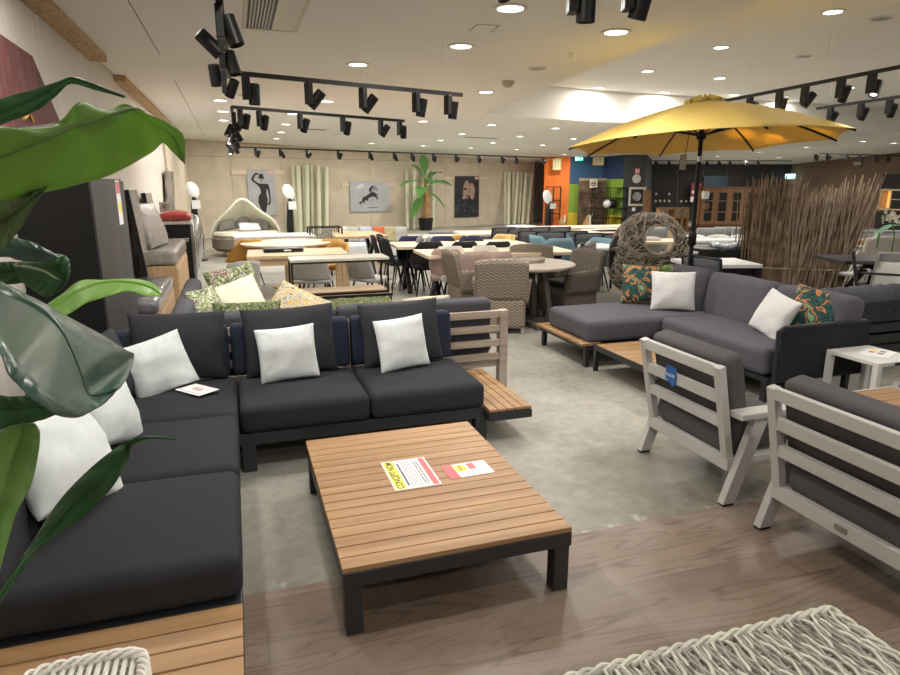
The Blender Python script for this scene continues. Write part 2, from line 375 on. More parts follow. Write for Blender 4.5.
def timber(m):
    nt = m.node_tree; b = nt.nodes['Principled BSDF']; N = nt.nodes.new; Lk = nt.links.new
    tc = N('ShaderNodeTexCoord')
    br = N('ShaderNodeTexBrick'); br.offset = 0.4; br.inputs['Scale'].default_value = 1.0
    br.inputs['Brick Width'].default_value = 1.45; br.inputs['Row Height'].default_value = 0.19; br.inputs['Mortar Size'].default_value = 0.0025
    br.inputs['Color1'].default_value = (0.160,0.116,0.088,1); br.inputs['Color2'].default_value = (0.220,0.165,0.128,1); br.inputs['Mortar'].default_value = (0.13,0.09,0.068,1)
    Lk(tc.outputs['Object'], br.inputs['Vector'])
    mp = N('ShaderNodeMapping'); mp.inputs['Scale'].default_value = (0.35, 4.5, 1); Lk(tc.outputs['Object'], mp.inputs[0])
    wv = N('ShaderNodeTexNoise'); wv.inputs['Scale'].default_value = 1.3; wv.inputs['Detail'].default_value = 2; wv.inputs['Distortion'].default_value = 0.8
    Lk(mp.outputs[0], wv.inputs['Vector'])
    mm = N('ShaderNodeMath'); mm.operation = 'MULTIPLY'; mm.inputs[1].default_value = 26; Lk(wv.outputs['Fac'], mm.inputs[0])
    fr = N('ShaderNodeMath'); fr.operation = 'PINGPONG'; fr.inputs[1].default_value = 1.0; Lk(mm.outputs[0], fr.inputs[0])
    cr = N('ShaderNodeValToRGB'); cr.color_ramp.elements[0].color = (0.42,0.42,0.42,1); cr.color_ramp.elements[1].color = (1.12,1.10,1.06,1); cr.color_ramp.elements[0].position = 0.0; cr.color_ramp.elements[1].position = 0.30
    Lk(fr.outputs[0], cr.inputs[0])
    mx = N('ShaderNodeMixRGB'); mx.blend_type = 'MULTIPLY'; mx.inputs[0].default_value = 0.55; Lk(br.outputs['Color'], mx.inputs[1]); Lk(cr.outputs[0], mx.inputs[2])
    n4 = N('ShaderNodeTexNoise'); n4.inputs['Scale'].default_value = 2.2; n4.inputs['Detail'].default_value = 8; Lk(tc.outputs['Object'], n4.inputs['Vector'])
    c4 = N('ShaderNodeValToRGB'); c4.color_ramp.elements[0].position = 0.50; c4.color_ramp.elements[1].position = 0.75; c4.color_ramp.elements[1].color = (0.5,0.5,0.5,1)
    Lk(n4.outputs['Fac'], c4.inputs[0])
    m5 = N('ShaderNodeMixRGB'); m5.inputs[2].default_value = (0.36,0.32,0.28,1); Lk(c4.outputs[0], m5.inputs[0]); Lk(mx.outputs[0], m5.inputs[1])
    Lk(m5.outputs[0], b.inputs['Base Color']); b.inputs['Roughness'].default_value = 0.42
    bp = N('ShaderNodeBump'); bp.inputs['Strength'].default_value = 0.2; bp.inputs['Distance'].default_value = 0.004; Lk(br.outputs['Fac'], bp.inputs['Height']); bp.invert = True; Lk(bp.outputs[0], b.inputs['Normal'])
timber(m_tim)
# floors: ragged concrete edge meets the timber boards
rnd = random.Random(4)
edge = [(x*0.12 - 2.0, 2.53 + 0.012*noise.noise(Vector((x*0.35, 0, 0))) + rnd.uniform(-.004,.004)) for x in range(0, 290)]
b = MB(); k = len(edge)
b.add([(x, y, 0) for x, y in edge] + [(x, 46, 0) for x, y in edge], [(i, i+1, k+i+1, k+i) for i in range(k-1)])
struct(b.build('floor', m_con))
b = MB(); b.add([(x, y, 0) for x, y in edge] + [(x, -3, 0) for x, y in edge], [(i, i+1, k+i+1, k+i) for i in range(k-1)])
struct(b.build('floor', m_tim))
WA = Vector((-1.23, 21.81, 0)); WD = Vector((9.98, 3.16, 0)).normalized(); WN = Vector((WD.y, -WD.x, 0)); WROT = math.atan2(WD.y, WD.x)
def onwall(px, py, off=0.0):
    return atP(px, py, WA + WN*off, WN)
# left wall
struct(MB().box(-1.42, -2.5, 0, -1.30, 14.88, CZ).build('wall_left', m_wallL))
struct(MB().box(-1.42, 14.88, 0, -1.245, 21.83, CZ).build('wall_left', m_wallB))
# back wall with board seams, ends at the dark column
WE = onwall(534, 190); WL = (WE - WA).dot(WD)
T = Matrix.Translation(WA) @ Matrix.Rotation(WROT, 4, 'Z')
struct(MB().box(-0.2, 0, 0, WL, 0.12, CZ, T).build('wall_back', m_wallB))
m_seam = mat('board_seam', (0.22,0.18,0.13), 0.9)
b = MB()
for s_ in [1.3 + 1.67*i for i in range(8)]: b.box(s_-0.004, -0.004, 0, s_+0.004, 0.0, CZ-0.49, T)
b.box(-0.0, -0.004, CZ-0.495, WL, 0, CZ-0.485, T)
struct(b.build('trim_1', m_seam))
struct(MB().box(1.2, -0.04, CZ-0.10, WL, 0.02, CZ-0.001, T).build('trim_2', m_osb))
# osb strips under the ceiling on the left
struct(MB().box(-1.30, -2, 2.93, -1.15, 7.96, CZ-0.001).build('trim_3', m_osb))
struct(MB().box(-1.30, 9.33, 2.93, -1.165, 16.1, CZ-0.001).build('trim_4', m_osb))
b = MB()
for p, q in (((174,79.5),(204.5,136.4)), ((98,60),(112,73)), ((128,0),(160,55))):
    a, c = at(*p, CZ), at(*q, CZ); b.bar(a, c, 0.008, 0.004)
struct(b.build('trim_5', m_seam))
# dark column, coloured wall, angled column, dark far walls
def pl(px, py, z=CZ): v = ceil_at(px, py); v.z = 0; return v
m_dkgrey = mat('dark_grey_paint', (0.062,0.064,0.064), 0.8); m_char = mat('black_brown_wall', (0.022,0.020,0.020), 0.7, var=0.2, vscale=2)
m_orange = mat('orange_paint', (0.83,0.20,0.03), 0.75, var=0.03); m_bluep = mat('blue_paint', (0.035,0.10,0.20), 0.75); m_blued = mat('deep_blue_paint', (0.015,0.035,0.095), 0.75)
m_green = mat('green_paint', (0.22,0.36,0.04), 0.75); m_yel = mat('yellow_paint', (0.62,0.48,0.03), 0.75); m_brown = mat('brown_wall_paint', (0.17,0.115,0.075), 0.8, var=0.08, vscale=2)
def wallseg(name, p, q, m, z0=0, z1=CZ, th=0.12, zs=None):
    """upright wall from p to q; zs = [(z, mat index)] horizontal colour bands"""
    d = (q-p).normalized(); n = Vector((-d.y, d.x, 0))
    b = MB(); zs = zs or [(z0, z1, 0)]
    for a, c, i in zs:
        b.cur = i; b.add([p+Vector((0,0,a)), q+Vector((0,0,a)), q+n*th+Vector((0,0,a)), p+n*th+Vector((0,0,a)), p+Vector((0,0,c)), q+Vector((0,0,c)), q+n*th+Vector((0,0,c)), p+n*th+Vector((0,0,c))],
            [(3,2,1,0),(4,5,6,7),(0,1,5,4),(1,2,6,5),(2,3,7,6),(3,0,4,7)])
    return struct(b.build(name, m))
P0 = Vector((WE.x, WE.y, 0)); P1 = pl(547, 157.5)
c0 = P0 + Vector((0.02,-0.05,0)); c1 = atP(547, 200, c0, WN); c1.z = 0
wallseg('wall_back', c0, c1, mat('column_grey_paint', (0.12,0.125,0.12), 0.8), th=0.4)
P1 = pl(545, 157.4); P2 = pl(570.5, 156.8); P3 = pl(604, 157.0); P4 = pl(625, 154.7); P5 = pl(647, 154.7)
nback = Vector((P3.y-P2.y, -(P3.x-P2.x), 0)).normalized()
wallseg('wall_back', c1 + Vector((0,.4,0)), P1, m_orange)
wallseg('wall_back', P1, P2, m_orange)
def zat(px, py, p): r = ray(px, py); t = (Vector((p.x,p.y)).length)/Vector((r.x,r.y)).length; return CAM_H + r.z*t
zb, zg = zat(574,184,P2), zat(574,212.5,P2)
wallseg('wall_back', P2, P3, [m_yel, m_green, m_bluep], zs=[(0,zg,0),(zg,zb,1),(zb,CZ,2)])
zb4, zg4 = zat(612,179,P3), zat(612,214,P3)
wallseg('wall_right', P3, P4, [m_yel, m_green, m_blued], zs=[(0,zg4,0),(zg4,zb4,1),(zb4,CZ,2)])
wallseg('wall_right', P4, P5, m_dkgrey)
D1 = pl(640, 164.2); D2 = pl(792, 164.2); D3 = pl(900, 152.5)
wallseg('wall_right', P5, pl(652, 160), m_dkgrey)
dd = (D2-D1).normalized()
wallseg('wall_far', D1-dd*2, D2, m_char)
wallseg('wall_far', D2, D3 + (D3-D2)*0.5, m_brown)
# ceiling: low ceiling with a raised coffer
cof = [(3.76, -2.0), (3.8, 4.11), (4.06, 6.65), (4.32, 8.89), (4.6, 11.52), (4.76, 12.25), (7.61, 12.93), (13.68, 13.27), (35.58, 13.27), (35.58, -2.0)]
b = MB()
lf = cof[:6]; n_ = len(lf)
b.add([(x, y, CZ) for x, y in lf] + [(-1.42, y, CZ) for x, y in lf], [(i, i+1, n_+i+1, n_+i) for i in range(n_-1)])
FWv = Vector((math.sin(YAW), math.cos(YAW), 0)); RTv = Vector((math.cos(YAW), -math.sin(YAW), 0))
fr_ = [(-1.42, 12.25)] + cof[5:8] + [(24.0, 13.28)]; fl_, fr2 = FWv*20.5+RTv*-10, FWv*20.5+RTv*18.2
b.add([(x, y, CZ) for x, y in fr_] + [(fr2.x, fr2.y, CZ), (fl_.x, fl_.y, CZ)], [tuple(range(7))])
g1, g2 = FWv*36+RTv*-10, FWv*36+RTv*30; fr3 = FWv*20.5+RTv*30
b.add([(fl_.x,fl_.y,CZ),(fr3.x,fr3.y,CZ),(g2.x,g2.y,CZ-0.05*15.5),(g1.x,g1.y,CZ-0.05*15.5)], [(0,1,2,3)])
b.add([(-1.42,-2,CZ),(3.76,-2,CZ),(3.76,-2.5,CZ),(-1.42,-2.5,CZ)], [(0,1,2,3)])
n_ = len(cof)
b.add([(x, y, CZ) for x, y in cof] + [(x, y, CZ2) for x, y in cof], [(i, i+1, n_+i+1, n_+i) for i in range(8)])
b.add([(x, y, CZ2) for x, y in cof], [tuple(range(n_))])
struct(b.build('ceiling', m_ceil))
# ---------------------------------------------------------------- recessed lights
def mk_down(r=0.10):
    t = thing('ceiling_light', 'x', 'ceiling light')
    MB().lathe([(r*1.35, 0.0),(r*1.35,-0.008),(r*1.02,-0.012),(r*1.0,-0.004)], 24).build('trim_ring', M['lampring'], t, smooth=True)
    MB().lathe([(r*0.98, -0.003),(r*0.98,-0.005),(r*0.1,-0.0055)], 24).build('diffuser', M['lamp'], t)
    return t
KD = Kind(mk_down())
def down(px, py, label, z=CZ, group=None, loc=None, light=True):
    p = (ceil_at(px, py) if z == CZ else at(px, py, z)) if loc is None else Vector(loc)
    if loc is None: z = p.z
    o = KD.put((p.x, p.y, z - (0.001 if p.z > 2.999 else 0.006)), 0, label, group)
    if light:
        ld = LD; lo = bpy.data.objects.new('lamp', ld); col.objects.link(lo); lo.parent = o; lo.location = (0,0,-0.02)
    return o
LD = bpy.data.lights.new('downlight', 'AREA'); LD.shape = 'DISK'; LD.size = 0.20; LD.energy = DOWN_W; LD.color = (1.0, 0.95, 0.88)
rows = {
 'in the ceiling above the coffee table': [(461,45.7),(510.5,7.5),(616,31.5),(358,64)],
 'in the ceiling around the three crossing rails': [(486,91.5),(449,108),(423,121),(327,101),(220,100),(223,111),(223.6,120),(227,133.5),(292.6,113.6),(286,124),(281,132),(276.5,138.3)],
 'in the ceiling before the beige wall': [(491.6,124.7),(462,133.8),(440.5,139.8),(520,136.3),(493,142.4),(471,147.4),(371.4,142.9),(423,145.4),(542.5,144.6),(517,149)],
 'in the low ceiling behind the parasol': [(555.6,128),(573.7,138.6),(564,154),(603,150.5),(718,155.6),(745,160.4),(747.6,156.4),(759,151.5),(779,157),(806.7,146.7),(863.6,141),(894,142.7)],
}
for k_, L_ in rows.items():
    for i, (x, y) in enumerate(sorted(L_)):
        down(x, y, 'round light %s, %s from the left' % (k_, ORD[i]), group='recessed lights ' + k_)
for i, (x, y) in enumerate(sorted([(721,47),(833,11.5),(647.5,71),(599,87.5),(665,92.4),(720,78),(734,94.7),(849,87.5),(784,101),(886.7,108.5)])):
    down(x, y, 'round light in the raised ceiling over the parasol, %s from the left' % ORD[i], CZ2, 'recessed lights in the raised ceiling')
# lights of the same grid outside the frame (behind and beside the camera)
for i, (x, y) in enumerate([(0.4,2.2),(2.4,0.4),(0.2,-1.4),(3.0,-1.4),(-0.6,4.3)]):
    down(0, 0, 'round recessed ceiling light overhead, outside the picture', CZ, 'recessed lights overhead', loc=(x, y, CZ))
for i, (x, y) in enumerate([(5.6,2.6),(8.8,4.6),(8.0,1.2),(12,7.5),(12,3.4),(17,8),(22,9.5)]):
    down(0, 0, 'round recessed light of the raised ceiling, outside the picture', CZ2, 'recessed lights overhead in the raised ceiling', loc=(x, y, CZ2))
# ================================================================ SPOTLIGHT TRACKS
m_lens = mat('spot_lens', (0.55,0.55,0.56), 0.2, metal=0.6)
m_lenson = mat('spot_lens_lit', (1.0,0.96,0.9), 0.2, emit=1.6)
def mk_spot():
    t = thing('track_spotlight', 'x', 'spotlight')
    MB().box(-0.022,-0.035,-0.17, 0.022,0.035,0.0).build('driver_box', M['black'], t, bevel=0.004)
    return t
SL = bpy.data.lights.new('spot', 'SPOT'); SL.energy = SPOT_W; SL.spot_size = R(70); SL.spot_blend = 0.8; SL.shadow_soft_size = 0.03; SL.color = (1.0,0.95,0.88)
def spot(p, rz, aim, label, group, lit=False, energy=True, s=1.0):
    """p hanging point, aim (tilt, pan) of the cylindrical head"""
    t = thing('track_spotlight', label, 'spotlight', p, rz, group)
    MB().box(-0.022*s,-0.04*s,-0.17*s, 0.022*s,0.04*s,0.0).build('driver_box', M['black'], t, bevel=0.004)
    tilt, pan = aim
    T = TR((0.062*s, 0, -0.13*s)) @ Matrix.Rotation(pan, 4, 'Z') @ Matrix.Rotation(tilt, 4, 'X')
    h = MB().lathe([(0.03*s,0.085*s),(0.042*s,0.08*s),(0.044*s,-0.075*s),(0.038*s,-0.078*s),(0.036*s,-0.05*s),(0.001,-0.049*s)], 18, T=T).build('lamp_head', M['black'], t, smooth=True)
    MB().lathe([(0.034*s,-0.052*s),(0.033*s,-0.060*s),(0.001,-0.064*s)], 16, T=T).build('lens', m_lenson if lit else m_lens, h, smooth=True)
    MB().tube([Vector((0.02*s,0,-0.13*s)), Vector((0.045*s,0,-0.13*s))], 0.012*s, 8).build('pivot', M['black'], t)
    if energy:
        lo = bpy.data.objects.new('lamp', SL); col.objects.link(lo); lo.parent = t
        lo.matrix_local = T @ Matrix.Translation((0,0,-0.085*s))
    return t
def track(p, q, label, wires=(), w=0.034, name='ceiling_track', cz=CZ):
    p = Vector(p); q = Vector(q)
    t = thing(name, label, 'track rail', p)
    MB().bar((0,0,0), q-p, w, w).build('rail', M['black'], t)
    for f in wires:
        a = (q-p)*f
        MB().tube([a, a + Vector((0,0,cz-p.z))], 0.0015, 4).build('suspension_wire', M['lampring'], t)
    return t
ZT = 2.52
rr = random.Random(11)
def tracklight(pa, pb, pxs, where, group, tilt=0.5, energy=True, rz=0.0, side=1, aims=None, z=ZT):
    """spots hang from the rail under the picture columns pxs"""
    d = (pb-pa)
    for i, px in enumerate(pxs):
        # intersection of the vertical plane of that column with the rail line
        r = ray(px, 100); n = Vector((r.y, -r.x)); t = -(pa.x*n.x + pa.y*n.y)/(d.x*n.x + d.y*n.y)
        p = pa + d*t
        a = aims[i] if aims else (rr.uniform(0.35, 0.75), rr.uniform(-1.2, 1.2))
        spot((p.x, p.y, z-0.017), rz, a, 'black track spotlight, %s from the left on %s' % (ORD[i], where), group, lit=(i % 3 == 1), energy=energy)
# near rail running in depth at upper left
A0 = Vector((-0.02, 1.6, ZT)); A1 = Vector((0.04, 5.68, ZT))
track(A0, A1, 'black spotlight rail running away from the camera at the top left', (0.6,0.9))
for i, (y, pan, tl) in enumerate([(3.42, -1.9, 0.3), (3.75, 1.6, 0.8), (4.3, -2.2, 0.3), (4.8, 2.8, 0.3), (5.4, 0.7, 0.6)]):
    spot((0.0, y, ZT-0.017), PI if i % 2 else 0, (tl, pan), 'black spotlight on the near left rail, %s from the camera' % ORD[i], 'spotlights on the near left rail', lit=(i == 1), s=0.85)
B0 = at(234,73,ZT); B1 = at(462,95,ZT); C0 = at(232,107,ZT); C1 = at(404,121,ZT); D0 = at(238,147,ZT); D1_ = at(556,158,ZT)
track(B0, B1, 'black spotlight rail, the nearest of the three crossing the ceiling', (0.03,0.5,0.9))
track(C0, C1, 'black spotlight rail, the middle one of the three crossing the ceiling', (0.05,0.5,0.85))
track(D0, D1_, 'long black spotlight rail in front of the beige board wall', (0.1,0.35,0.6,0.85))
ra = WROT
tracklight(B0, B1, [247,309,363,416,448], 'the nearest crossing rail', 'spotlights on the nearest crossing rail', rz=ra, aims=[(0.1,0),(0.7,1.0),(0.7,0.8),(0.25,0.4),(0.2,0.2)])
tracklight(C0, C1, [239,258,299,342,380,399], 'the middle crossing rail', 'spotlights on the middle crossing rail', rz=ra)
tracklight(D0, D1_, [252,277,304,336,368,393,411,433,456,479,503,517,545], 'the long rail before the beige wall', 'spotlights on the long rail before the wall', rz=ra, energy=True)
# second rail in depth seen end-on
E0 = Vector((0.06, 8.0, ZT)); E1 = Vector((0.13, 16.6, ZT))
track(E0, E1, 'black spotlight rail running in depth between the middle and the far rail', (0.2,0.8))
for i in range(8):
    spot((0.08, 8.3+1.05*i, ZT-0.017), PI if i % 2 else 0, (rr.uniform(.4,.8), rr.uniform(-2,2)), 'black spotlight on the far left rail seen end-on, %s from the camera' % ORD[i], 'spotlights on the far left rail', lit=(i % 2 == 1), energy=(i % 2 == 0))
# right-hand rails under the raised ceiling
F0 = at(724,101,2.72); F1 = at(905,66,2.72)
track(F0, F1 + (F1-F0)*0.6, 'black spotlight rail above the right end of the yellow parasol', (0.1,0.4,0.8), cz=CZ2)
G0 = at(817,108.5,2.72); G1 = at(905,96,2.72)
track(G0, G1 + (G1-G0)*0.5, 'short black spotlight rail at the right picture edge', (0.1,0.6), cz=CZ2)
tracklight(F0, F1, [750,779,804,839,869], 'the rail above the parasol at right', 'spotlights above the parasol', aims=[(0.6,2),(0.5,-0.5),(0.6,1),(0.6,-0.4),(0.6,2)], z=2.72)
tracklight(G0, G1, [832,862,890], 'the short rail at the right edge', 'spotlights on the short right rail', z=2.72)
H0 = at(820,153.5,2.62); H1 = at(905,156,2.62)
track(H0, H1, 'distant black spotlight rail in front of the brown wall at right', (0.2,0.6))
tracklight(H0, H1, [823,835,855,868,885,897], 'the distant rail at right', 'spotlights on the distant right rail', z=2.62, energy=False)
# the spots cropped by the top edge
for i, (px, py, lb) in enumerate([(574,8,'black spotlight cut by the top edge, left of the pair'),(630,5,'black spotlight with lit lens cut by the top edge, right of the pair'),(487,-14,'black spotlight just peeping in at the top edge centre')]):
    p = atd(px, py-36, 3.0); t = spot((p.x, p.y, p.z), -YAW, ((0.1,0),(0.35,0.6),(0.9,-0.6))[i], lb, None, lit=(i == 1), s=1.05)
p = atd(470,-52,3.0); q = atd(660,-44,3.0)
track((p.x,p.y,atd(574,-28,3.0).z+0.017), (q.x,q.y,atd(574,-28,3.0).z+0.017), 'black rail carrying the spotlights cut by the top edge', (0.3,0.7))
# ---------------------------------------------------------------- ceiling fittings
def vent():
    a = at(243,-8,CZ); b_ = at(298,30,CZ)
    y0, y1 = 4.8, 6.22; x0, x1 = 0.18, 0.64
    t = thing('ceiling_vent', 'square louvred air vent in a cream frame at the top of the ceiling', 'air vent', (x0, y0, CZ))
    W, L = x1-x0, y1-y0
    fr = MB(); 
    fr.box(0,0,-0.014,0.03,L,0); fr.box(W-0.03,0,-0.014,W,L,0); fr.box(0.03,0,-0.014,W-0.03,0.03,0); fr.box(0.03,L-0.03,-0.014,W-0.03,L,0)
    fr.build('frame', mat('vent_cream', (0.60,0.55,0.46), 0.5), t)
    MB().box(0.03,0.03,-0.002,W-0.03,L-0.03,0).build('backing', M['black'], t)
    for i in range(7):
        x = 0.05 + i*0.026
        MB().box(x,0.03,-0.012,x+0.012,L-0.03,-0.002).build('slat', M['greymetal'], t)
    MB().box(0.24,0.03,-0.012,W-0.03,L-0.03,-0.002).build('cover_panel', mat('vent_panel', (0.72,0.69,0.62), 0.5), t)
vent()
for i, (px, py, sz, cz, lb) in enumerate([(537,68,0.22,CZ,'round ceiling speaker grille beside the smoke detector'),(243,94.5,0.2,CZ,'round ceiling grille left of the nearest rail'),(881,18,0.27,CZ2,'round grille in the raised ceiling, rightmost'),(804,56,0.27,CZ2,'round grille in the raised ceiling above the parasol'),(336,134,0.25,CZ,'round ceiling grille above the middle rail')]):
    p = at(px, py, cz); t = thing('ceiling_grille', lb, 'ceiling grille', (p.x,p.y,cz-0.001))
    MB().lathe([(sz*.5,0),(sz*.5,-0.01),(sz*.4,-0.014),(sz*.38,-0.006)],24).build('ring', M['lampring'], t, smooth=True)
    MB().lathe([(sz*.37,-0.005),(sz*.37,-0.008),(0.001,-0.008)],24).build('grille', mat('grille%d'%i,(0.35,0.33,0.3),0.6), t)
for px, py, w_, lb in ((312,129,0.75,'long slot diffuser in the ceiling above the middle rail'),(481,137.5,1.2,'slot diffuser in the ceiling before the beige wall')):
    p = at(px, py, CZ); t = thing('slot_vent', lb, 'air vent', (p.x,p.y,CZ-0.001), WROT)
    MB().box(-w_/2,-0.09,-0.01,w_/2,0.09,0).build('frame', M['lampring'], t)
    for i in range(3): MB().box(-w_/2+.02,-0.07+i*.05,-0.013,w_/2-.02,-0.045+i*.05,-0.0101).build('slot', M['black'], t)
p = at(508,81,CZ); t = thing('smoke_detector', 'beige dome smoke detector on the ceiling near the raised panel edge', 'smoke detector', (p.x,p.y,CZ))
MB().lathe([(0.08,0),(0.08,-0.03),(0.06,-0.06),(0.04,-0.08),(0.001,-0.082)],20).build('housing', mat('detector',(0.55,0.50,0.42),0.5), t, smooth=True)
MB().lathe([(0.07,0),(0.07,-0.008),(0.001,-0.008)],20).build('base', M['lampring'], t, smooth=True)
p = at(571,53,CZ); t = thing('sprinkler', 'tiny ceiling sprinkler between the near lights', 'sprinkler', (p.x,p.y,CZ))
MB().lathe([(0.03,0),(0.028,-0.008),(0.01,-0.012),(0.01,-0.04),(0.02,-0.045),(0.001,-0.047)],16).build('head', M['lampring'], t, smooth=True)
a = at(469,30,CZ); c = at(498,26,CZ)
b = MB()
q = [at(469,31,CZ), at(478,24,CZ), at(499,25.5,CZ), at(491,32,CZ)]
for i in range(3): b.bar(q[i]+Vector((0,0,-.001)), q[i+1]+Vector((0,0,-.001)), 0.007, 0.003)
tag(b.build('access_hatch', m_seam), 'flush square ceiling hatch with a dark seam near the top centre', 'hatch')
# ================================================================ CORNER SOFA (front left)
def slats(b, x0, x1, y0, y1, z, n, gap=0.006, th=0.02, along='x'):
    if along == 'x':
        w_ = (y1-y0)/n
        for i in range(n): b.box(x0, y0+i*w_+gap/2, z-th, x1, y0+(i+1)*w_-gap/2, z)
    else:
        w_ = (x1-x0)/n
        for i in range(n): b.box(x0+i*w_+gap/2, y0, z-th, x0+(i+1)*w_-gap/2, y1, z)
sofa = thing('corner_sofa', 'long charcoal L-shaped corner sofa with dark metal frame and teak end shelves', 'sofa', (0,0,0))
fr = MB()
fr.box(-0.92,1.66,0.17,-0.075,2.12,0.225); fr.box(-0.92,2.12,0.17,-0.075,3.75,0.245)
fr.box(-0.92,3.77,0.17,1.49,4.62,0.245); fr.box(1.49,3.68,0.17,1.80,4.62,0.225)
fr.build('frame', M['blackmetal'], sofa, bevel=0.004)
for x, y in ((-0.02,3.81),(1.465,3.80),(1.46,4.58),(-0.12,1.72),(-0.88,1.72),(-0.12,2.9),(-0.88,4.58),(-0.88,2.9)):
    MB().box(x-0.04,y-0.04,0,x+0.04,y+0.04,0.18).build('leg', M['blackmetal'], sofa, bevel=0.003)
b = MB(); slats(b, 1.495, 1.80, 3.685, 4.62, 0.25, 5, along='x' if False else 'y'); b.build('side_shelf', M['teak'], sofa, bevel=0.003)
b = MB(); slats(b, -0.92, -0.075, 1.665, 2.125, 0.25, 5, along='x'); b.build('end_shelf', M['teak'], sofa, bevel=0.004)
def seat(x0,y0,x1,y1,z0=0.245,h=0.175,crown=0.022,m='char',name='seat_cushion',par=sofa,r=0.045,seed=1):
    o = rbox(x1-x0-0.006, y1-y0-0.006, h, r, 12, crown, 0.006, seed, 0.004).build(name, M[m], par, smooth='all', merge=True)
    o.location = ((x0+x1)/2, (y0+y1)/2, z0); return o
seat(-0.90,2.14,-0.065,2.92,seed=1); seat(-0.90,2.92,-0.065,3.68,seed=2); seat(-0.90,3.68,-0.062,4.45,seed=3)
seat(-0.06,3.745,0.725,4.45,seed=4); seat(0.725,3.745,1.495,4.45,seed=5)
for x0, x1 in ((-0.88,-0.105),(-0.09,0.725),(0.74,1.50)):
    o = rbox(x1-x0, 0.13, 0.36, 0.035, 8, 0, 0, 7).build('back_cushion', M['navy'], sofa, smooth='all', merge=True)
    o.location = ((x0+x1)/2, 4.535, 0.40); o.rotation_euler = (R(-5),0,0)
for y0, y1 in ((2.16,2.90),(2.93,3.66),(3.69,4.42)):
    o = rbox(0.12, y1-y0, 0.34, 0.035, 8, 0, 0, 8).build('back_cushion', M['char_p'], sofa, smooth='all', merge=True)
    o.location = (-0.855, (y0+y1)/2, 0.40); o.rotation_euler = (0,R(-3),0)
SZ = 0.435
# charcoal back pillows
cushion('throw_pillow','large charcoal pillow in the far left corner of the sofa','pillow',0.60,0.46,0.19,M['char_p'],(-0.42,4.40,SZ-0.01),R(-12),R(-2),R(1),3,'charcoal pillows on the corner sofa')
cushion('throw_pillow','large charcoal pillow behind the middle white cushion','pillow',0.62,0.47,0.19,M['char_p'],(0.305,4.33,SZ-0.01),R(-13),R(0),R(-1.5),5,'charcoal pillows on the corner sofa')
cushion('throw_pillow','large charcoal pillow behind the right-hand white cushion','pillow',0.60,0.46,0.19,M['char_p'],(1.09,4.33,SZ-0.01),R(-13),R(3),R(-2),8,'charcoal pillows on the corner sofa')
cushion('throw_pillow','charcoal pillow against the left back, half behind the leaves','pillow',0.55,0.44,0.18,M['char_p'],(-0.72,3.95,SZ-0.01),R(-16),R(75),R(0),9,'charcoal pillows on the corner sofa')
cushion('throw_pillow','dark pillow behind the near white cushions on the left','pillow',0.60,0.44,0.18,M['char_p'],(-0.76,2.85,SZ-0.01),R(-16),R(90),R(0),10,'charcoal pillows on the corner sofa')
# white cushions
G = 'white cushions on the corner sofa'
cushion('throw_pillow','white cushion propped on edge beside the paper card','cushion',0.40,0.36,0.15,M['white_f'],(-0.46,4.16,SZ-0.005),R(-22),R(24),R(-11),12,G, wr=0.014)
cushion('throw_pillow','white cushion upright in the middle of the sofa','cushion',0.385,0.36,0.15,M['white_f'],(0.275,4.155,SZ),R(-15),R(1),R(-3),13,G, wr=0.014)
cushion('throw_pillow','white cushion upright at the right end of the sofa','cushion',0.37,0.37,0.15,M['white_f'],(1.06,4.17,SZ),R(-14),R(7),R(-4),14,G, wr=0.014)
cushion('throw_pillow','white cushion under the big silver leaf, turned edge on','cushion',0.42,0.40,0.20,M['white_f'],(-0.63,3.32,SZ),R(-24),R(72),R(16),15,G, wr=0.014)
cushion('throw_pillow','nearest white cushion, lying crooked under the narrow dark leaf','cushion',0.48,0.44,0.22,M['white_f'],(-0.65,2.66,SZ+0.01),R(-30),R(72),R(18),16,G, wr=0.014)
# paper card on the corner seat
card = thing('paper_card','small white card with a red oval emblem lying on the corner seat','card',(-0.30,4.09,0.452),R(-50),None)
MB().box(-0.115,-0.075,0,0.115,0.075,0.0015).build('sheet', M['paper'], card)
b = MB()
b.tube([(0.038*math.cos(t*PI/12), 0.006+0.022*math.sin(t*PI/12), 0.002) for t in range(24)], 0.0022, 4, closed=True); b.build('emblem', M['red'], card)
MB().box(-0.03,0.003,0.0016,0.03,0.009,0.0022).build('emblem_bar', M['ink'], card)
MB().box(-0.095,-0.055,0.0016,0.095,-0.051,0.002).build('print_line', M['greyink'], card)
# ================================================================ COFFEE TABLE
ct = thing('coffee_table','low square teak-slatted coffee table with dark metal legs in the foreground','coffee table',(0.285,2.14,0))
W, L, H_ = 0.965, 1.30, 0.295
b = MB(); n = 17; w_ = L/n
for i in range(n): b.box(0, i*w_+0.0025, H_-0.022, W, (i+1)*w_-0.0025, H_)
b.build('tabletop', M['teak'], ct, bevel=0.002)
MB().box(0.02,0.02,H_-0.035,W-0.02,L-0.02,H_-0.0225).build('tabletop_backing', M['teakdark'], ct)
b = MB(); t_ = 0.03
b.box(0,0,H_-0.085,W,t_,H_-0.023); b.box(0,L-t_,H_-0.085,W,L,H_-0.023); b.box(0,t_,H_-0.085,t_,L-t_,H_-0.023); b.box(W-t_,t_,H_-0.085,W,L-t_,H_-0.023)
b.build('apron', M['blackmetal'], ct, bevel=0.003)
for x in (0.006, W-0.074):
    for y in (0.006, L-0.074): MB().box(x,y,0,x+0.068,y+0.068,H_-0.024).build('leg', M['blackmetal'], ct, bevel=0.003)
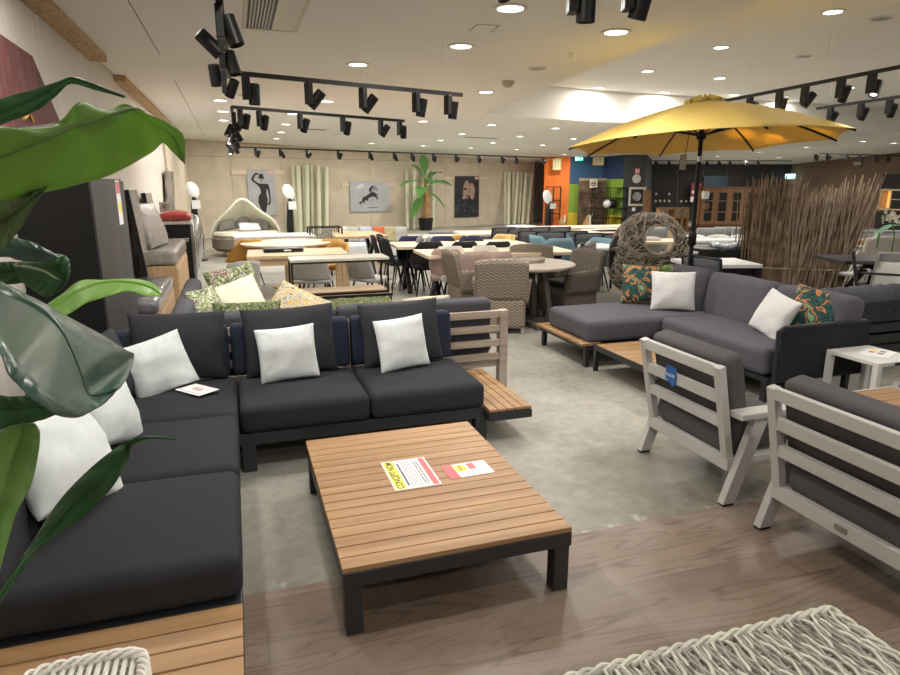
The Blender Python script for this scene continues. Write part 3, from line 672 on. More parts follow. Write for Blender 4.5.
# papers with print
def printlines(par, x0, x1, ys, m, h=0.004, seed=0):
    r_ = random.Random(seed); b = MB()
    for y in ys:
        x = x0
        while x < x1:
            wd = r_.uniform(0.008,0.022); b.box(x,y-h/2,0.0016,min(x+wd,x1),y+h/2,0.002); x += wd+0.004
    return b.build('print_lines', m, par)
pc = thing('price_sheet','price sheet headed CONCEPT in black on yellow, on the teak table','price sheet',(0.735,2.85,0.2965),R(-90+180))
# local x = along heading; the sheet is read from the table's far left, so it looks upside down from here
PW, PH = 0.325, 0.23
MB().box(-PW/2,-PH/2,0,PW/2,PH/2,0.0015).build('sheet', M['paper'], pc)
MB().box(-PW/2+.008,PH/2-0.062,0.0015,PW/2-.008,PH/2-.008,0.0018).build('yellow_band', M['yellow'], pc)
text('heading', 'CONCEPT NOM', 0.048, M['ink'], pc, (0,PH/2-0.036,0.002), bold=True, sx=0.86)
MB().box(-PW/2+.008,-PH/2+.008,0.0015,PW/2-.008,-PH/2+.038,0.0018).build('red_band', M['red'], pc)
printlines(pc, -0.13, 0.13, (0.038,), M['ink'], 0.010, 1)
printlines(pc, -0.14, 0.14, (0.018,0.006,-0.006,-0.018,-0.030), M['greyink'], 0.004, 2)
printlines(pc, -0.13, 0.13, (-0.046,-0.060), M['ink'], 0.006, 3)
pr_ = thing('price_card','red and white price card with yellow sticker, right of the larger sheet','price card',(1.02,2.80,0.2965),R(-88+180))
PW, PH = 0.15, 0.235
MB().box(-PW/2,-PH/2,0,PW/2,PH/2,0.0015).build('sheet', M['paper'], pr_)
MB().box(-PW/2,PH/2-0.055,0.0015,PW/2,PH/2,0.0018).build('red_band', M['red'], pr_)
MB().box(-0.01,0.0,0.0015,0.062,0.058,0.0022).build('sticker', M['yellow'], pr_)
MB().box(0.0,-0.05,0.0015,0.065,-0.012,0.0019).build('red_block', M['red'], pr_)
text('sticker_print','PROMO',0.018,M['ink'],pr_,(0.026,0.03,0.0024), bold=True)
printlines(pr_, -0.065, 0.0, (0.035,0.02,-0.02,-0.035), M['greyink'], 0.005, 4)
printlines(pr_, -0.06, 0.06, (-0.07,-0.08,-0.09,-0.1), M['greyink'], 0.003, 5)
# ================================================================ SECOND SOFA back to back with the first
s2 = thing('garden_sofa','taupe slatted garden sofa with slate cushions, seen from behind','sofa',(0,0,0))
b = MB()
for z0, z1 in ((0.625,0.685),(0.505,0.56),(0.385,0.44),(0.27,0.325)): b.box(-0.50,4.76,z0,2.01,4.80,z1)
b.build('back_slats', M['taupewood'], s2, bevel=0.004)
for x in (-0.54, 0.70, 2.01): MB().box(x,4.75,0.0,x+0.07,4.83,0.685).build('post', M['taupewood'], s2, bevel=0.004)
MB().box(-0.54,4.80,0.20,2.08,5.6,0.27).build('seat_frame', M['taupewood'], s2, bevel=0.004)
MB().box(-0.54,5.6,0.20,0.2,6.95,0.27).build('seat_frame', M['taupewood'], s2, bevel=0.004)
for x, y in ((1.98,5.5),(0.12,6.9),(-0.5,6.9)): MB().box(x-0.04,y-0.04,0,x+0.04,y+0.04,0.2).build('leg', M['taupewood'], s2)
for x0, x1, sd in ((-0.50,0.69,1),(0.695,1.96,2)):
    o = rbox(x1-x0, 0.15, 0.475, 0.035, 8, 0.0, 0, sd, 0.004).build('back_cushion', M['slate'], s2, smooth='all', merge=True); o.location = ((x0+x1)/2, 4.92, 0.30); o.rotation_euler = (R(4),0,0)
for x0, x1, y0, y1 in ((-0.3,0.7,5.0,5.65),(0.7,2.05,5.0,5.65),(-0.3,0.2,5.65,6.95)):
    seat(x0,y0,x1,y1,0.27,0.15,0.01,'slate','seat_cushion',s2)
for y0, y1 in ((4.86,5.85),(5.87,6.9)):
    o = rbox(0.15, y1-y0, 0.50, 0.055, 8, 0.01, 0, 5, 0.01).build('back_cushion', M['slate'], s2, smooth='all', merge=True); o.location = (-0.44, (y0+y1)/2, 0.27)
b = MB(); b.bar((0.22,6.9,0.57),(-0.15,6.9,0.57),0.07,0.03); b.bar((0.20,6.9,0.0),(0.20,6.9,0.57),0.045,0.045)
b.build('armrest', M['greymetal'], s2)
m_pat1 = pattern('leaf_print_green', [(0.05,0.06,0.03),(0.50,0.50,0.38),(0.22,0.28,0.10),(0.07,0.08,0.05),(0.48,0.46,0.36),(0.20,0.10,0.09)], 9)
m_pat2 = pattern('leaf_print_ochre', [(0.12,0.12,0.12),(0.65,0.60,0.48),(0.60,0.42,0.08),(0.55,0.54,0.50),(0.30,0.30,0.28)], 13)
m_cream = mat('cream_fabric', (0.70,0.66,0.52), 0.9, bump=0.2, bscale=200)
m_zig = pattern('green_zigzag', [(0.02,0.03,0.015),(0.30,0.33,0.16),(0.03,0.04,0.02),(0.20,0.26,0.07),(0.03,0.04,0.02),(0.45,0.46,0.30)], 16)
g = 'patterned cushions heaped on the garden sofa'
cushion('throw_pillow','dark green and cream printed lumbar cushion at the front of the heap','cushion',0.56,0.30,0.15,m_zig,(0.03,5.42,0.46),R(-22),R(-6),R(0),21,g)
cushion('throw_pillow','grey cushion with ochre leaf print leaning in the heap','cushion',0.52,0.44,0.16,m_pat2,(0.34,5.75,0.42),R(-35),R(-12),R(28),22,g)
cushion('throw_pillow','plain cream cushion in the middle of the heap','cushion',0.44,0.44,0.16,m_cream,(0.08,5.98,0.45),R(-26),R(14),R(-16),23,g)
cushion('throw_pillow','green fern print cushion at the back of the heap','cushion',0.50,0.50,0.16,m_pat1,(0.02,6.35,0.45),R(-18),R(22),R(-8),24,g)
cushion('throw_pillow','dark and cream print cushion against the left arm','cushion',0.42,0.40,0.15,m_pat1,(-0.22,5.75,0.45),R(-20),R(60),R(0),25,g)
cushion('throw_pillow','cream cushion peeping over the garden sofa back','cushion',0.42,0.42,0.15,m_cream,(1.62,5.35,0.42),R(-35),R(180-20),R(8),26)
# ================================================================ LOUNGE CHAIRS right foreground
def lounge_chair(label, y1, w_, metal, group, x0=2.40):
    """faces +x; back frame on the left; y1 = far edge, w_ = width"""
    t = thing('lounge_chair', label, 'armchair', (x0, y1 - w_/2, 0), 0, group)
    h = w_/2
    def bx(z): return 0.095 - (z-0.19)*0.215
    b = MB()
    for z0, z1 in ((0.715,0.775),(0.565,0.625),(0.425,0.485)):
        zc = (z0+z1)/2; b.bar((bx(zc),-h+0.05,zc),(bx(zc),h-0.05,zc),0.035,z1-z0)
    b.build('back_slats', metal, t, bevel=0.004)
    for s_ in (-1, 1):
        MB().bar((bx(0.19),s_*(h-0.03),0.19),(bx(0.775),s_*(h-0.03),0.775),0.048,0.045,(1,0,0)).build('back_post', metal, t, bevel=0.004)
        # slanted rear leg running up to the armrest front
        b = MB(); yo = s_*(h+0.02)
        b.prism([(0.02,0.0),(0.098,0.0),(0.275,0.49),(0.185,0.49)],-0.0225,0.0225,Matrix.Translation((0,yo,0.012)) @ Matrix.Rotation(PI/2,4,'X')); b.build('side_leg', metal, t, bevel=0.004)
        MB().bar((0.66,yo,0.012),(0.56,yo,0.30),0.045,0.075,(0,0,1)).build('front_leg', metal, t, bevel=0.004)
        MB().box(0.025,yo-0.02,0.0,0.093,yo+0.02,0.013).build('glide', M['black'], t)
        MB().box(0.06,yo-0.05,0.495,0.42,yo+0.035 if s_ > 0 else yo+0.05,0.53).build('armrest', metal, t, bevel=0.006)
        MB().box(0.08,s_*(h-0.03)-0.025,0.19,0.62,s_*(h-0.03)+0.025,0.25).build('side_rail', metal, t, bevel=0.003)
    MB().box(0.06,-h,0.185,0.11,h,0.26).build('bottom_rail', metal, t, bevel=0.004)
    MB().box(0.58,-h+0.01,0.19,0.62,h-0.01,0.25).build('front_rail', metal, t, bevel=0.003)
    for i in range(5):
        y = -h+0.08+(w_-0.16)*i/4; MB().box(0.07,y-0.02,0.225,0.58,y+0.02,0.24).build('seat_slat', metal, t)
    o = rbox(0.56, w_-0.11, 0.16, 0.05, 8, 0.015, 0, 3).build('seat_cushion', M['taupecush'], t, smooth='all', merge=True); o.location = (0.36,0,0.245)
    o = rbox(0.125, w_-0.06, 0.59, 0.035, 8, 0.0, 0, 4).build('back_cushion', M['taupecush'], t, smooth='all', merge=True); o.location = (0.195,0,0.245); o.rotation_euler = (0,R(-12.5),0)
    return t
c1 = lounge_chair('grey-framed lounge armchair with a blue tag on its slatted back', 3.27, 0.71, M['greymetal'], 'grey slat-back lounge chairs', 2.36)
tg = MB().add([(0,-0.045,0.05),(0,0.045,0.05),(0,0.045,-0.03),(0,-0.025,-0.065),(0,-0.045,-0.05)], [(0,1,2,3,4)]).build('hang_tag', M['blue'], c1, solid=0.003); tg.location = (-0.018,0.07,0.615)
tg['label'] = 'blue hang tag'
text('tag_print','SOLDES',0.022,M['paper'],c1,(-0.021,0.07,0.612),(PI/2,0,-PI/2), bold=True)
c2 = lounge_chair('grey-framed lounge armchair nearest the right edge of the picture', 2.265, 0.80, M['greymetal'], 'grey slat-back lounge chairs', 2.365)
MB().box(0.054,-0.03,0.212,0.0595,0.03,0.236).build('maker_plate', mat('plate_dull',(0.22,0.20,0.18),0.5), c2)
c3 = dup(c1, (5.03,2.79,0), R(180), 'white-framed armchair of which only the arm shows at the right edge', 'grey slat-back lounge chairs')
for ch in list(c3.children):
    if ch.name.startswith('hang_tag') or ch.name.startswith('tag_print'): bpy.data.objects.remove(ch)
# ================================================================ LOW TEAK TABLES
def teak_table(label, x0, y0, x1, y1, h, metal, leg=0.035, n=8):
    t = thing('teak_table', label, 'coffee table', (x0,y0,0)); W, L = x1-x0, y1-y0
    b = MB(); slats(b, 0.01, W-0.01, 0.01, L-0.01, h, n, 0.006, 0.02, 'x'); b.build('tabletop', M['teak'], t, bevel=0.002)
    b = MB(); q = 0.03
    b.box(0,0,h-0.05,W,q-0.02,h); b.box(0,L-0.01,h-0.05,W,L,h); b.box(0,0.01,h-0.05,0.01,L-0.01,h); b.box(W-0.01,0.01,h-0.05,W,L-0.01,h)
    b.build('apron', metal, t)
    for x in (0, W-leg):
        for y in (0, L-leg): MB().box(x,y,0,x+leg,y+leg,h-0.05).build('leg', metal, t)
    return t
teak_table('low teak coffee table before the grey right-hand sofa, half behind the lounge chair', 3.07, 3.95, 3.66, 5.03, 0.25, M['blackmetal'])
teak_table('white-framed low teak table glimpsed behind the front lounge chairs', 3.30, 2.3, 4.34, 3.13, 0.30, M['whitemetal'])
# ================================================================ RIGHT SOFA WITH CHAISE
rs = thing('chaise_sofa','mottled grey chaise sofa with black rope arm under the yellow parasol','sofa',(0,0,0))
b = MB(); b.box(3.87,3.78,0.17,4.80,5.1,0.21); b.box(3.03,5.12,0.17,4.80,6.08,0.21); b.build('frame', M['blackmetal'], rs, bevel=0.004)
b = MB(); slats(b, 2.99, 3.20, 5.12, 6.10, 0.235, 3, along='y'); b.build('end_shelf', M['teak'], rs)
for x, y in ((3.07,5.16),(3.07,6.04),(3.9,3.82),(4.74,3.82),(4.74,6.04),(3.9,5.14)): MB().box(x-0.022,y-0.022,0,x+0.022,y+0.022,0.18).build('leg', M['blackmetal'], rs)
seat(3.07,5.13,4.45,5.98,0.225,0.215,0.012,'rsofa','seat_cushion',rs,0.05,5)
seat(3.84,3.80,4.45,5.12,0.215,0.225,0.012,'rsofa','seat_cushion',rs,0.05,6)
for y0, y1 in ((3.72,4.50),(4.51,5.36),(5.37,6.06)):
    o = rbox(0.22, y1-y0, 0.52, 0.075, 8, 0.01, 0, 9, 0.012).build('back_cushion', M['rsofa'], rs, smooth='all', merge=True); o.location = (4.58,(y0+y1)/2,0.30); o.rotation_euler = (0,R(9),0)
b = MB(); b.tube([(3.88,3.72,0.18),(3.87,3.72,0.60),(3.92,3.72,0.625),(4.74,3.72,0.625),(4.80,3.74,0.61),(4.80,3.78,0.18)], 0.017, 8)
b.tube([(3.88,3.72,0.20),(4.80,3.72,0.20)], 0.014, 8); b.build('arm_frame', M['blackmetal'], rs, smooth=True)
b = MB()
for i in range(46):
    x = 3.895+i*0.0197; b.tube([(x,3.712,0.19),(x+0.003,3.705,0.40),(x,3.712,0.62)], 0.0075, 5)
b.build('rope_weave', mat('black_rope',(0.02,0.022,0.025),0.85), rs, smooth=True)
MB().box(4.72,3.80,0.18,4.80,6.06,0.62).build('back_frame', M['blackmetal'], rs)
m_trop = pattern('tropical_print', [(0.008,0.03,0.035),(0.015,0.09,0.08),(0.01,0.04,0.04),(0.50,0.20,0.06),(0.02,0.10,0.08),(0.22,0.40,0.20)], 7)
m_white2 = mat('light_grey_cushion', (0.66,0.66,0.66), 0.9, bump=0.15, bscale=200)
cushion('throw_pillow','light grey cushion standing on the chaise by the succulent','cushion',0.44,0.40,0.16,m_white2,(4.13,5.32,0.445),R(-14),R(-26),R(0),31)
cushion('throw_pillow','dark tropical print cushion behind the light grey one on the chaise','cushion',0.42,0.42,0.16,m_trop,(4.02,5.72,0.445),R(-14),R(-20),R(3),32)
cushion('throw_pillow','light grey cushion leaning at the rope arm end of the sofa','cushion',0.42,0.38,0.15,m_white2,(4.20,4.22,0.445),R(-24),R(-98),R(10),33)
cushion('throw_pillow','teal and orange leaf print cushion against the rope arm','cushion',0.46,0.44,0.16,m_trop,(4.40,3.96,0.445),R(-26),R(-58),R(12),34)
pp = thing('potted_succulent','small green succulent in a dark pot behind the light grey cushion','plant',(4.88,5.98,0.62))
pp.location = (4.33,5.74,0.437); pp.scale = (1.1,1.1,1.55)
MB().lathe([(0.05,0),(0.075,0.20),(0.068,0.20),(0.06,0.17),(0.001,0.17)],18).build('pot', M['ink'], pp, smooth=True)
b = MB(); r_ = random.Random(2)
for i in range(34):
    a = i*2.4; l = 0.05+0.045*(i/34); tl = 0.25+1.0*(i/34)
    d = Vector((math.cos(a)*math.sin(tl), math.sin(a)*math.sin(tl), math.cos(tl))); o_ = Vector((0,0,0.20)); s_ = d.cross(Vector((0,0,1))).normalized()*0.014
    b.add([o_, o_+d*l*.6+s_, o_+d*l*1.3, o_+d*l*.6-s_, o_+d*l*.6+Vector((0,0,-.008))], [(0,1,2,3),(0,4,1),(1,4,2),(2,4,3),(3,4,0)])
b.build('leaves', leafmat('succulent',(0.18,0.30,0.08),(0.42,0.52,0.22)), pp)
# white side table
st = thing('side_table','small square white side table beside the rope sofa arm','side table',(4.34,3.25,0)); S = 0.44; h = 0.43
MB().box(0,0,h-0.03,S,S,h).build('tabletop', M['whitemetal'], st, bevel=0.004)
for x in (0, S-0.045):
    for y in (0, S-0.045): MB().box(x,y,0,x+0.045,y+0.045,h-0.03).build('leg', M['whitemetal'], st, bevel=0.003)
MB().box(0.16,-0.002,h-0.028,0.24,0.0,h-0.010).build('label_plate', M['black'], st)
lf_ = thing('leaflet','printed leaflet with coloured photos on the white side table','leaflet',(4.60,3.47,h+0.0015),R(25))
MB().box(-0.14,-0.10,0,0.14,0.10,0.002).build('sheet', M['paper'], lf_)
for i, (x, y, c) in enumerate(((-0.02,0.02,'red'),(0.05,0.02,'yellow'),(0.05,-0.04,'greyink'),(-0.03,-0.04,'brownwood'))): MB().box(x,y,0.002,x+0.05,y+0.04,0.0024).build('photo', M[c], lf_)
# dark sofa at the far right
ds = thing('slatted_sofa','dark slat-backed sofa with a channelled slate cushion at the right edge','sofa',(5.0,4.25,0),R(0))
b = MB()
for i in range(5): b.box(0,0,0.14+i*0.105,1.9,0.03,0.14+i*0.105+0.08)
b.build('back_slats', M['blackmetal'], ds)
for x in (-0.05,1.9): MB().box(x,-0.01,0,x+0.05,0.05,0.66).build('post', M['blackmetal'], ds)
MB().box(0,0.03,0.2,1.9,0.8,0.26).build('seat_frame', M['blackmetal'], ds)
for x in (-0.05,1.9): MB().box(x,0.76,0,x+0.05,0.81,0.26).build('leg', M['blackmetal'], ds)
b = MB()
def roll(u, v):
    a = 2*PI*u; x = -0.02+1.94*v; k = 1+0.10*abs(math.sin(v*PI*12))
    return (x, 0.13+0.115*k*math.cos(a)*(1.0), 0.57+0.19*k*math.sin(a))
b.grid(roll, 20, 73, wrapu=True); b.build('back_cushion', M['slate'], ds, smooth='all')
o = rbox(1.86,0.55,0.16,0.05,8,0.01).build('seat_cushion', M['slate'], ds, smooth='all', merge=True); o.location = (0.95,0.50,0.26)
# ================================================================ WICKER TABLE (bottom right) AND WOVEN BASKET (bottom left)
m_wv1 = mat('greywash_cane', (0.85,0.82,0.74), 0.6, c2=(0.66,0.63,0.57), vscale=20, spec=0.4)
m_wv2 = mat('greywash_cane_flat', (0.30,0.275,0.26), 0.6, c2=(0.50,0.465,0.43), vscale=9)
wt = thing('wicker_table','whitewashed woven wicker table with a glass top, bottom right corner','coffee table',(0.62,0.20,0))
W, L, H_ = 1.11, 1.13, 0.41
MB().box(0.03,0.03,0.0,W-0.03,L-0.03,H_-0.055).build('body', m_wv2, wt, bevel=0.02)
r_ = random.Random(5)
ns_ = 30; ST = [0.03+(L-0.06)*k/ns_ for k in range(ns_+1)]
groups = {'weave': MB(), 'grey_weave': MB()}
n_s = 86
for i in range(n_s):                                                   # canes running front to back, over and under the stakes
    x0_ = 0.028+(W-0.056)*i/(n_s-1); pts = [(x0_,0.012,H_-0.07)]; pale = (i % 3 == 0); off = r_.random()*6
    for k in range(len(ST)*2-1):
        y = ST[0]+(ST[1]-ST[0])*k/2; z = H_-0.034+0.0042*math.cos(PI*(k/2+i))
        xx = x0_
        if pale: z += 0.005*(0.5+0.5*math.sin(k*0.42+off)); xx += 0.011*math.sin(k*0.42+off)
        pts.append((xx, y, z))
    pts.append((x0_,L-0.012,H_-0.07)); groups['weave' if pale else 'grey_weave'].tube(pts, 0.0056 if pale else 0.0050, 5)
groups['weave'].build('weave', m_wv1, wt, smooth=True); groups['grey_weave'].build('grey_weave', m_wv2, wt, smooth=True)
b = MB()
for y in ST: b.tube([(0.015,y,H_-0.05),(0.03,y,H_-0.036),(W-0.03,y,H_-0.036),(W-0.015,y,H_-0.05)], 0.0042, 4)
b.build('stakes', m_wv2, wt, smooth=True)
b = MB()                                                               # braided rim
for e in range(3):
    pts = []
    per = [(0.015,0.015),(W-0.015,0.015),(W-0.015,L-0.015),(0.015,L-0.015)]
    for s_ in range(4):
        p, q = Vector((*per[s_],0)), Vector((*per[(s_+1) % 4],0)); n_ = 60
        for j in range(n_):
            a = (s_*n_+j)*0.75+e*2.1; c = p+(q-p)*(j/n_); d = (c-Vector((W/2,L/2,0))).normalized()
            pts.append((c.x+d.x*0.010*math.cos(a), c.y+d.y*0.010*math.cos(a), H_-0.034+0.010*math.sin(a)))
    b.tube(pts, 0.0065, 5, closed=True)
b.build('rim', m_wv1, wt, smooth=True)
m_glass = bpy.data.materials.new('clear_glass'); m_glass.use_nodes = True
gb = m_glass.node_tree.nodes['Principled BSDF']; gb.inputs['Transmission Weight'].default_value = 1.0; gb.inputs['Roughness'].default_value = 0.02; gb.inputs['Base Color'].default_value = (0.95,0.98,0.96,1); gb.inputs['IOR'].default_value = 1.45
nt = m_glass.node_tree; gt = nt.nodes.new('ShaderNodeBsdfTransparent'); gt.inputs[0].default_value = (0.97,0.98,0.97,1); gg = nt.nodes.new('ShaderNodeBsdfGlossy'); gg.inputs['Roughness'].default_value = 0.03
fz_ = nt.nodes.new('ShaderNodeFresnel'); fz_.inputs[0].default_value = 1.4; mg = nt.nodes.new('ShaderNodeMixShader')
mg.inputs[0].default_value = 0.07; nt.links.new(gt.outputs[0], mg.inputs[1]); nt.links.new(gg.outputs[0], mg.inputs[2]); nt.links.new(mg.outputs[0], nt.nodes['Material Output'].inputs['Surface'])
MB().box(0.0,0.0,H_-0.014,W,L,H_-0.008).build('glass_top', m_glass, wt)
m_wcane = mat('white_cane', (0.78,0.76,0.70), 0.5)
bk = thing('woven_basket','white woven cane basket rim poking up at the bottom left','basket',(-0.50,1.72,0.25))
b = MB(); 
for j in range(9):
    for e in range(2):
        pts = []
        for k in range(72):
            a = 2*PI*k/72; sgn = 1 if (k//2+j+e) % 2 else -1; rx = 0.155-0.0*j; z = 0.006+j*0.011
            cx_, cy_ = math.cos(a), math.sin(a); q = (abs(cx_)**4+abs(cy_)**4)**0.25
            pts.append((cx_/q*(0.165+0.006*sgn), cy_/q*(0.115+0.006*sgn), z+0.004*e))
        b.tube(pts, 0.0048, 5, closed=True)
b.build('weave', m_wcane, bk, smooth=True)
b = MB()
for e in range(3):
    pts = []
    for k in range(120):
        a = 2*PI*k/120; cx_, cy_ = math.cos(a), math.sin(a); q = (abs(cx_)**4+abs(cy_)**4)**0.25; t_ = k*0.5236+e*2.1
        pts.append((cx_/q*(0.158+0.012*math.cos(t_)), cy_/q*(0.108+0.012*math.cos(t_)), 0.112+0.010*math.sin(t_)))
    b.tube(pts, 0.006, 6, closed=True)
b.build('rim', m_wcane, bk, smooth=True)
b = MB(); b.box(-0.15,-0.10,0,0.15,0.10,0.006)
for i in range(14): b.tube([(-0.15+i*0.023,-0.105,0.10),(-0.15+i*0.023,0.105,0.10)], 0.007, 5)
b.build('lid', m_wcane, bk)
# ================================================================ LEFT WALL SIDE
wd = thing('wardrobe','tall black wardrobe at the left wall behind the plant leaves','wardrobe',(0,0,0))
MB().box(-1.29,4.68,0,-0.875,6.05,1.73).build('body', M['black'], wd, bevel=0.004)
MB().box(-0.874,4.70,0.02,-0.855,6.035,1.715).build('door', mat('charcoal_woodgrain', (0.030,0.030,0.032), 0.5, c2=(0.055,0.055,0.058), vscale=10, stretch=(1,1,0.05)), wd, bevel=0.003)
lb = MB().box(-0.855,5.62,1.38,-0.853,5.80,1.72).build('price_label', M['paper'], wd)
MB().box(-0.853,5.63,1.62,-0.852,5.79,1.71).build('red_band', M['red'], lb); MB().box(-0.853,5.65,1.47,-0.852,5.77,1.55).build('yellow_band', M['yellow'], lb)
m_wrap = mat('plastic_wrap_dark', (0.16,0.16,0.18), 0.18, var=0.35, vscale=6, bump=1.0, bscale=22, coat=0.6)
m_wrapg = mat('plastic_wrapped_grey', (0.30,0.28,0.26), 0.28, var=0.15, vscale=12, bump=0.7, bscale=40, coat=0.4)
def bench(label, x0, y0, x1, y1, h, m, cush, ch, cm, base=0.0):
    t = thing('storage_bench', label, 'bench', (x0,y0,base)); W, L = x1-x0, y1-y0
    b = MB(); b.box(0,0,0,W,0.03,h); b.box(0,L-0.03,0,W,L,h); b.box(W-0.03,0.03,0.02,W,L-0.03,h); b.box(0,0.03,h-0.03,W-0.03,L-0.03,h); b.box(0,0.03,0.0,W-0.03,L-0.03,0.03)
    b.build('cabinet', m, t, bevel=0.003)
    MB().box(W,0.05,0.05,W+0.012,L-0.05,h-0.05).build('front_panel', m, t, bevel=0.002)
    tag(rbox(W+0.02,L,ch,0.05,8,0.02,0,4,0.02).build('seat_pad', cm, smooth='all', merge=True), cush, 'cushion', 'wrapped seat pads on the benches').location = ((x0+x1)/2,(y0+y1)/2,h+base+0.002)
    return t
bench('oak bench unit beside the wardrobe', -1.25,6.85,-0.80,8.7, 0.42, M['oakbox'], 'dark seat pad in crinkled clear plastic on the nearest oak bench', 0.15, m_wrap)
bench('second oak bench unit behind the dark plastic-wrapped pad', -1.25,9.3,-0.79,11.3, 0.62, M['oakbox'], 'grey seat pad in clear film on the second oak bench', 0.20, m_wrapg)
cushion('wrapped_cushion','pale grey wrapped cushion leaning at the back of the second oak bench','cushion',0.85,0.62,0.20,m_wrapg,(-1.02,9.8,0.84),R(-16),R(80),0,41, pinch=0.02)
m_panel = mat('glossy_brown_panel', (0.18,0.13,0.10), 0.15, var=0.15, vscale=2, coat=0.5)
for i, (y, h_, x) in enumerate(((8.75,1.62,-1.05),(10.25,1.56,-1.05))):
    t = thing('tall_panel','glossy brown panel leaning on the white wall, %s the wardrobe' % ('next to' if i == 0 else 'second from'),'panel',(x,y,0.0),0,'leaning brown panels',rot=(0,R(-6),0))
    MB().box(-0.025,0,0,0.025,0.75,h_).build('board', m_panel, t); MB().box(-0.03,-0.02,0,0.03,0.0,h_+.01).build('edge', M['black'], t)
# black box with script lettering and the chrome row behind it
bx = thing('display_crate','black display crate with white script lettering behind the wrapped benches','crate',(-1.22,11.7,0))
MB().box(0,0,0,0.50,0.7,1.03).build('body', M['black'], bx, bevel=0.004)
MB().box(-0.01,-0.01,1.03,0.51,0.71,1.075).build('lid', mat('crate_lid',(0.45,0.42,0.40),0.5), bx)
text('lettering','Apartmentt',0.115,M['paper'],bx,(0.26,-0.003,0.78),(PI/2,0,0), shear=0.3, sx=0.72)
o = rbox(0.52,0.6,0.14,0.06,8,0.03,0,3,0.03).build('wrapped_cushion', mat('red_wrapped',(0.30,0.035,0.035),0.25,var=0.3,vscale=14,bump=0.8,bscale=30,coat=0.5), smooth='all', merge=True)
o.location = (-0.96,12.03,1.078); tag(o,'red cushion in shiny film on top of the black crate','cushion')
o = MB().box(-0.09,-0.05,0,0.09,0.05,0.30).build('gift_box', mat('box_print',(0.03,0.03,0.03),0.5,c2=(0.4,0.36,0.3),vscale=12), bevel=0.004); o.location = (-1.13,12.30,1.078); tag(o,'small dark printed box standing behind the red cushion','box')
m_chrome = mat('chrome', (0.65,0.65,0.66), 0.12, metal=1.0)
g_ = None
for i in range(7):
    y = 12.6+0.62*i
    t = thing('folded_chair','folded chrome and black chair in the row along the wall, %s from the front' % ORD[i],'chair',(-1.20,y,0),0,'folded chairs stacked along the left wall')
    b = MB(); b.tube([(0.42,0.05,0),(0.46,0.06,0.5),(0.42,0.05,1.0),(0.30,0.05,1.06),(0.06,0.05,1.0),(0.02,0.05,0)],0.018,6); b.tube([(0.42,0.35,0),(0.46,0.2,0.5),(0.42,0.12,0.95)],0.018,6); b.tube([(0.05,0.35,0),(0.05,0.12,0.9)],0.018,6)
    b.build('frame', m_chrome, t, smooth=True)
    MB().box(0.05,0.08,0.45,0.42,0.12,0.98).build('backrest', M['black'], t); MB().box(0.05,0.13,0.12,0.42,0.17,0.5).build('seat', mat('fold_seat%d'%i,(0.35,0.34,0.33),0.6), t)
# pictures on the left wall
cv = thing('canvas_print','dark red abstract canvas high on the left wall, cut by the picture edge','picture',(-1.28,0,0))
p0 = atX(-30,20,-1.28); 
pts = [atX(-40,10,-1.27), atX(0,34,-1.27), atX(32,56,-1.27), atX(60,122,-1.27), atX(0,130,-1.27), atX(-40,135,-1.27)]
MB().add([(0,p.y,p.z) for p in pts], [tuple(range(6))]).build('canvas', mat('dark_red_print',(0.085,0.022,0.022),0.75,c2=(0.17,0.055,0.055),vscale=6,stretch=(1,3,0.6)), cv, solid=0.025)
b = MB(); b.tube([(0.022,atX(x,y,-1.27).y,atX(x,y,-1.27).z) for x,y in ((22,119),(27,113),(31,121))],0.012,5); b.build('gold_stroke', mat('gold_paint',(0.55,0.33,0.08),0.5), cv)
pc2 = thing('framed_picture','dark portrait picture on the left wall beyond the wardrobe','picture',(-1.238,0,0))
q = [atX(x,y,-1.238) for x,y in ((165,171),(173,172),(174.5,209),(167,208))]
MB().add([(0,p.y,p.z) for p in q],[(0,1,2,3)]).build('print', mat('moody_print',(0.03,0.03,0.03),0.4,c2=(0.35,0.30,0.26),vscale=3), pc2, solid=0.03)
# ================================================================ BACK WALL DECOR
def wallthing(name, label, cat, px0, py0, px1, py1, off=0.03, group=None):
    a = onwall(px0, py0, off); c = onwall(px1, py1, off); wdt = (c-a).dot(WD); h = a.z - c.z
    return thing(name, label, cat, (a.x, a.y, c.z), WROT, group), wdt, h
def poly(par, name, pts, W, H, m, y=-0.022):
    b = MB(); b.add([(x*W, y, (1-z)*H) for x, z in pts], [tuple(range(len(pts)))]); return b.build(name, m, par)
m_pgrey = mat('grey_print_ground',(0.42,0.43,0.45),0.5,var=0.06,vscale=3)
def poster(label, px0,py0,px1,py1, gm, railx):
    t, W, H = wallthing('poster', label, 'poster', px0,py0,px1,py1, 0.05)
    MB().box(0,-0.02,0,W,0.0,H).build('panel', gm, t)
    a = (railx[0]-px0)/(px1-px0)*W; c = (railx[1]-px0)/(px1-px0)*W
    MB().box(a,0.004,H-0.16 if railx[2] is None else H*railx[2]-0.06,c,0.03,H-0.02 if railx[2] is None else H*railx[2]+0.06).build('hanging_batten', M['oakpale'], t)
    MB().box(W-0.22,-0.024,H-0.13,W-0.03,-0.0205,H-0.02).build('price_tag', mat('pink_tag',(0.75,0.40,0.42),0.6), t)
    return t, W, H
t, W, H = poster('grey poster of a slim figure in black touching a bowler hat', 246.5,169.5,277,215, m_pgrey, (230,289,None))
blk = M['ink']
